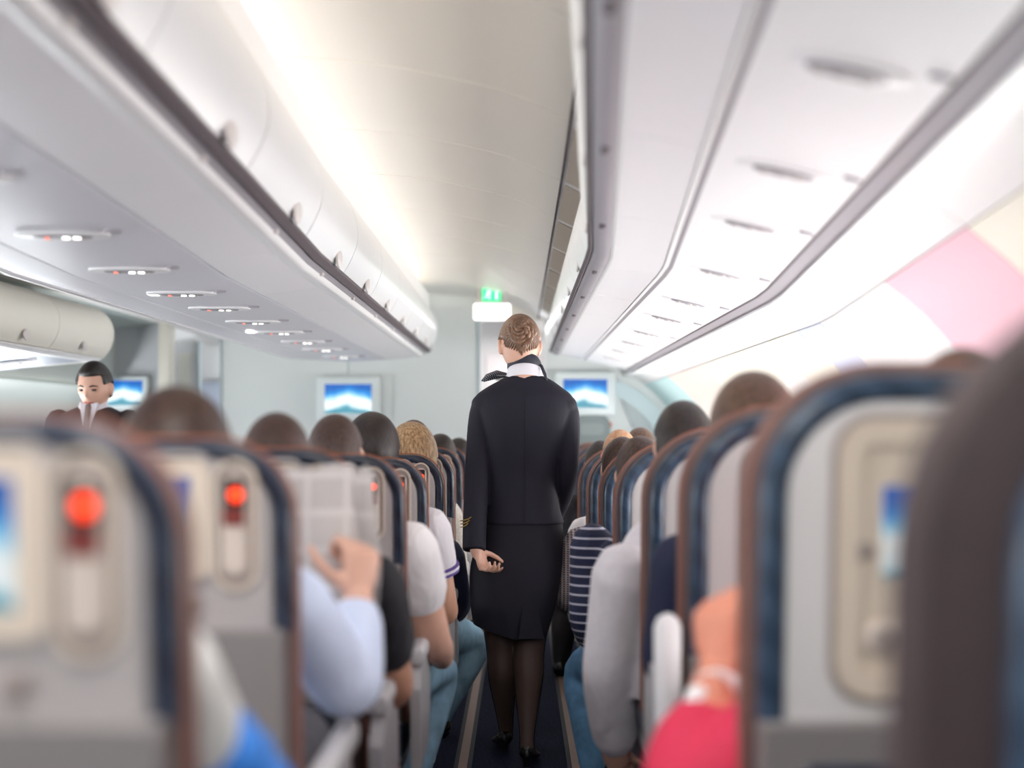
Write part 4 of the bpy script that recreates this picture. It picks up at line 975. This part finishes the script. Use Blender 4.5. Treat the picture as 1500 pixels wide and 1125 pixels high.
passenger('person in a brown and white checked shirt, elbow in the aisle', REDGE[5]+.2375-.02, RROW[5], r_up(RROW[5]), (912, 641), 'h_brown', hair_short, 'skin', 'c_plaid', 'trousers', -1, 'long',
          (ap(852, 800, 5.38), ap(838, 868, 5.42), ap(842, 885, 5.7)), armr=1.3)
passenger('balding reddish-blond person in a white top, low over the right seat backs', REDGE[6]+.2375, RROW[6], r_up(RROW[6]), (908, 628), 'h_red', hair_thin, 'skin_red', 'c_white', 'trousers', -1, 'long',
          (ap(855, 780, 6.15), ap(846, 845, 6.2), ap(850, 860, 6.5)), armr=1.15)
passenger('person in black, leg stretched into the aisle, crown showing right of the suit sleeve', REDGE[7]+.2375-.02, RROW[7], r_up(RROW[7]), (880, 646), 'h_black', hair_short, 'skin_tan', 'c_black', 'trousers', -1, 'long',
          (ap(845, 745, 6.95), ap(836, 820, 6.95), ap(835, 870, 7.2)), armr=1.2, knee=(ap(828, 890, 7.25), ap(822, 965, 7.15)))
passenger('brown-haired person by the window behind the reddish-blond head', REDGE[7]+.2375+.53, RROW[7], r_up(RROW[7]), (938, 627), 'h_mid', hair_short, 'skin', 'c_navy', 'trousers')

# bright blue jacket over the nearest passenger's forearm
bj = thing('blue_jacket', 'bright blue jacket bunched below the white sleeve beside the nearest seat', 'jacket', ap(345, 1100, 1.66))
o_ = ap(345, 1100, 1.66)
remesh(obj('fabric', join(*[mv(tube([tuple(ap(a, b, d)), tuple(ap((a+a2)/2+6, (b+b2)/2-14, d)), tuple(ap(a2, b2, d2))], [r_, r_*1.25, r_], 14), -o_) for a, b, d, a2, b2, d2, r_ in
    ((292, 1098, 1.58, 345, 1072, 1.70, .028), (290, 1130, 1.58, 365, 1108, 1.70, .036), (295, 1170, 1.60, 385, 1155, 1.72, .044))]), M['c_bright'], bj), .007, 2)

# newspaper held up by the passenger in light blue
def paper_mat():
    m = mat('newsprint', (.66, .63, .62), .8); nt = m.node_tree; b = nt.nodes['Principled BSDF']
    tc = nt.nodes.new('ShaderNodeTexCoord'); sp = nt.nodes.new('ShaderNodeSeparateXYZ'); nt.links.new(tc.outputs['Generated'], sp.inputs[0])
    br = nt.nodes.new('ShaderNodeTexBrick'); br.offset = 0; br.inputs['Scale'].default_value = 1
    cb = nt.nodes.new('ShaderNodeCombineXYZ'); nt.links.new(sp.outputs['X'], cb.inputs[0]); nt.links.new(sp.outputs['Z'], cb.inputs[1])
    nt.links.new(cb.outputs[0], br.inputs['Vector'])
    br.inputs['Brick Width'].default_value = .30; br.inputs['Row Height'].default_value = .23; br.inputs['Mortar Size'].default_value = .022
    br.inputs['Color1'].default_value = (1, 1, 1, 1); br.inputs['Color2'].default_value = (.45, .45, .45, 1); br.inputs['Mortar'].default_value = (0, 0, 0, 1)
    wv = nt.nodes.new('ShaderNodeTexWave'); wv.bands_direction = 'Y'; wv.inputs['Scale'].default_value = 26; wv.inputs['Distortion'].default_value = 1.0; wv.inputs['Detail Scale'].default_value = 30
    nt.links.new(cb.outputs[0], wv.inputs['Vector'])
    mu = nt.nodes.new('ShaderNodeMath'); mu.operation = 'MULTIPLY'; nt.links.new(br.outputs['Color'], mu.inputs[0]); nt.links.new(wv.outputs['Fac'], mu.inputs[1])
    mx = nt.nodes.new('ShaderNodeMix'); mx.data_type = 'RGBA'; nt.links.new(mu.outputs[0], mx.inputs[0])
    mx.inputs[6].default_value = (.66, .63, .62, 1); mx.inputs[7].default_value = (.30, .275, .27, 1)
    nt.links.new(mx.outputs[2], b.inputs['Base Color'])
    return m
pm = paper_mat()
n0 = ap(485, 790, 2.72)
nw = thing('newspaper', 'open newspaper held up in front of the third centre-block seat', 'newspaper', n0)
def sheet(x0, x1, z0, z1, bow, yb, nx_=14, nz=8, t=.0012):
    f = []
    for sgn in (0, t):
        rows_ = []
        for j in range(nz+1):
            row = []
            for i in range(nx_+1):
                u, v = i/nx_, j/nz
                row.append(Vector((x0+(x1-x0)*u+.008*math.sin(v*5), yb+bow*math.sin(PI*u)+.012*math.sin(v*4+u*3)+sgn, z0+(z1-z0)*v-.012*math.sin(u*PI)+(.006*math.sin(u*17) if j == nz else 0))))
            rows_.append(row)
        f.append(rows_)
    V = [p for s_ in f for row in s_ for p in row]; N = (nx_+1)*(nz+1); Fc = []
    for s_ in (0, 1):
        for j in range(nz):
            for i in range(nx_):
                a = s_*N+j*(nx_+1)+i; Fc.append((a, a+1, a+nx_+2, a+nx_+1))
    W_ = nx_+1
    for j in range(nz): Fc += [(j*W_, (j+1)*W_, N+(j+1)*W_, N+j*W_), (j*W_+nx_, (j+1)*W_+nx_, N+(j+1)*W_+nx_, N+j*W_+nx_)]
    for i in range(nx_): Fc += [(i, i+1, N+i+1, N+i), (nz*W_+i, nz*W_+i+1, N+nz*W_+i+1, N+nz*W_+i)]
    return V, Fc
q0, q1 = ap(420, 905, 2.72)-n0, ap(522, 678, 2.72)-n0
obj('page', sheet(q0.x-.10, q1.x, q0.z, q1.z, -.02, 0), pm, nw)
q2 = ap(552, 690, 2.72)-n0
obj('page', sheet(q1.x-.012, q2.x, q0.z+.01, q1.z-.012, .012, .012, 8), pm, nw)
obj('page', sheet(q1.x-.03, q2.x-.012, q0.z+.02, q1.z-.004, .014, .022, 8), pm, nw)

# pale bracelet on the raised hand
br_ = thing('bracelet', 'white band on the raised wrist above the red sleeve', 'bracelet', ap(1055, 1000, 2.2))
oB = ap(1055, 1000, 2.2)
obj('band', mv(tube([tuple(ap(1050, 1018, 2.175)), tuple(ap(1052, 1013, 2.185))], [.0425, .042], 20, dome=False, caps=True), -oB), M['lip'], br_)
obj('clasp', mv(ellipsoid(tuple(ap(1022, 1026, 2.155)), (.022, .016, .026), 12, 8), -oB), M['lip'], br_)
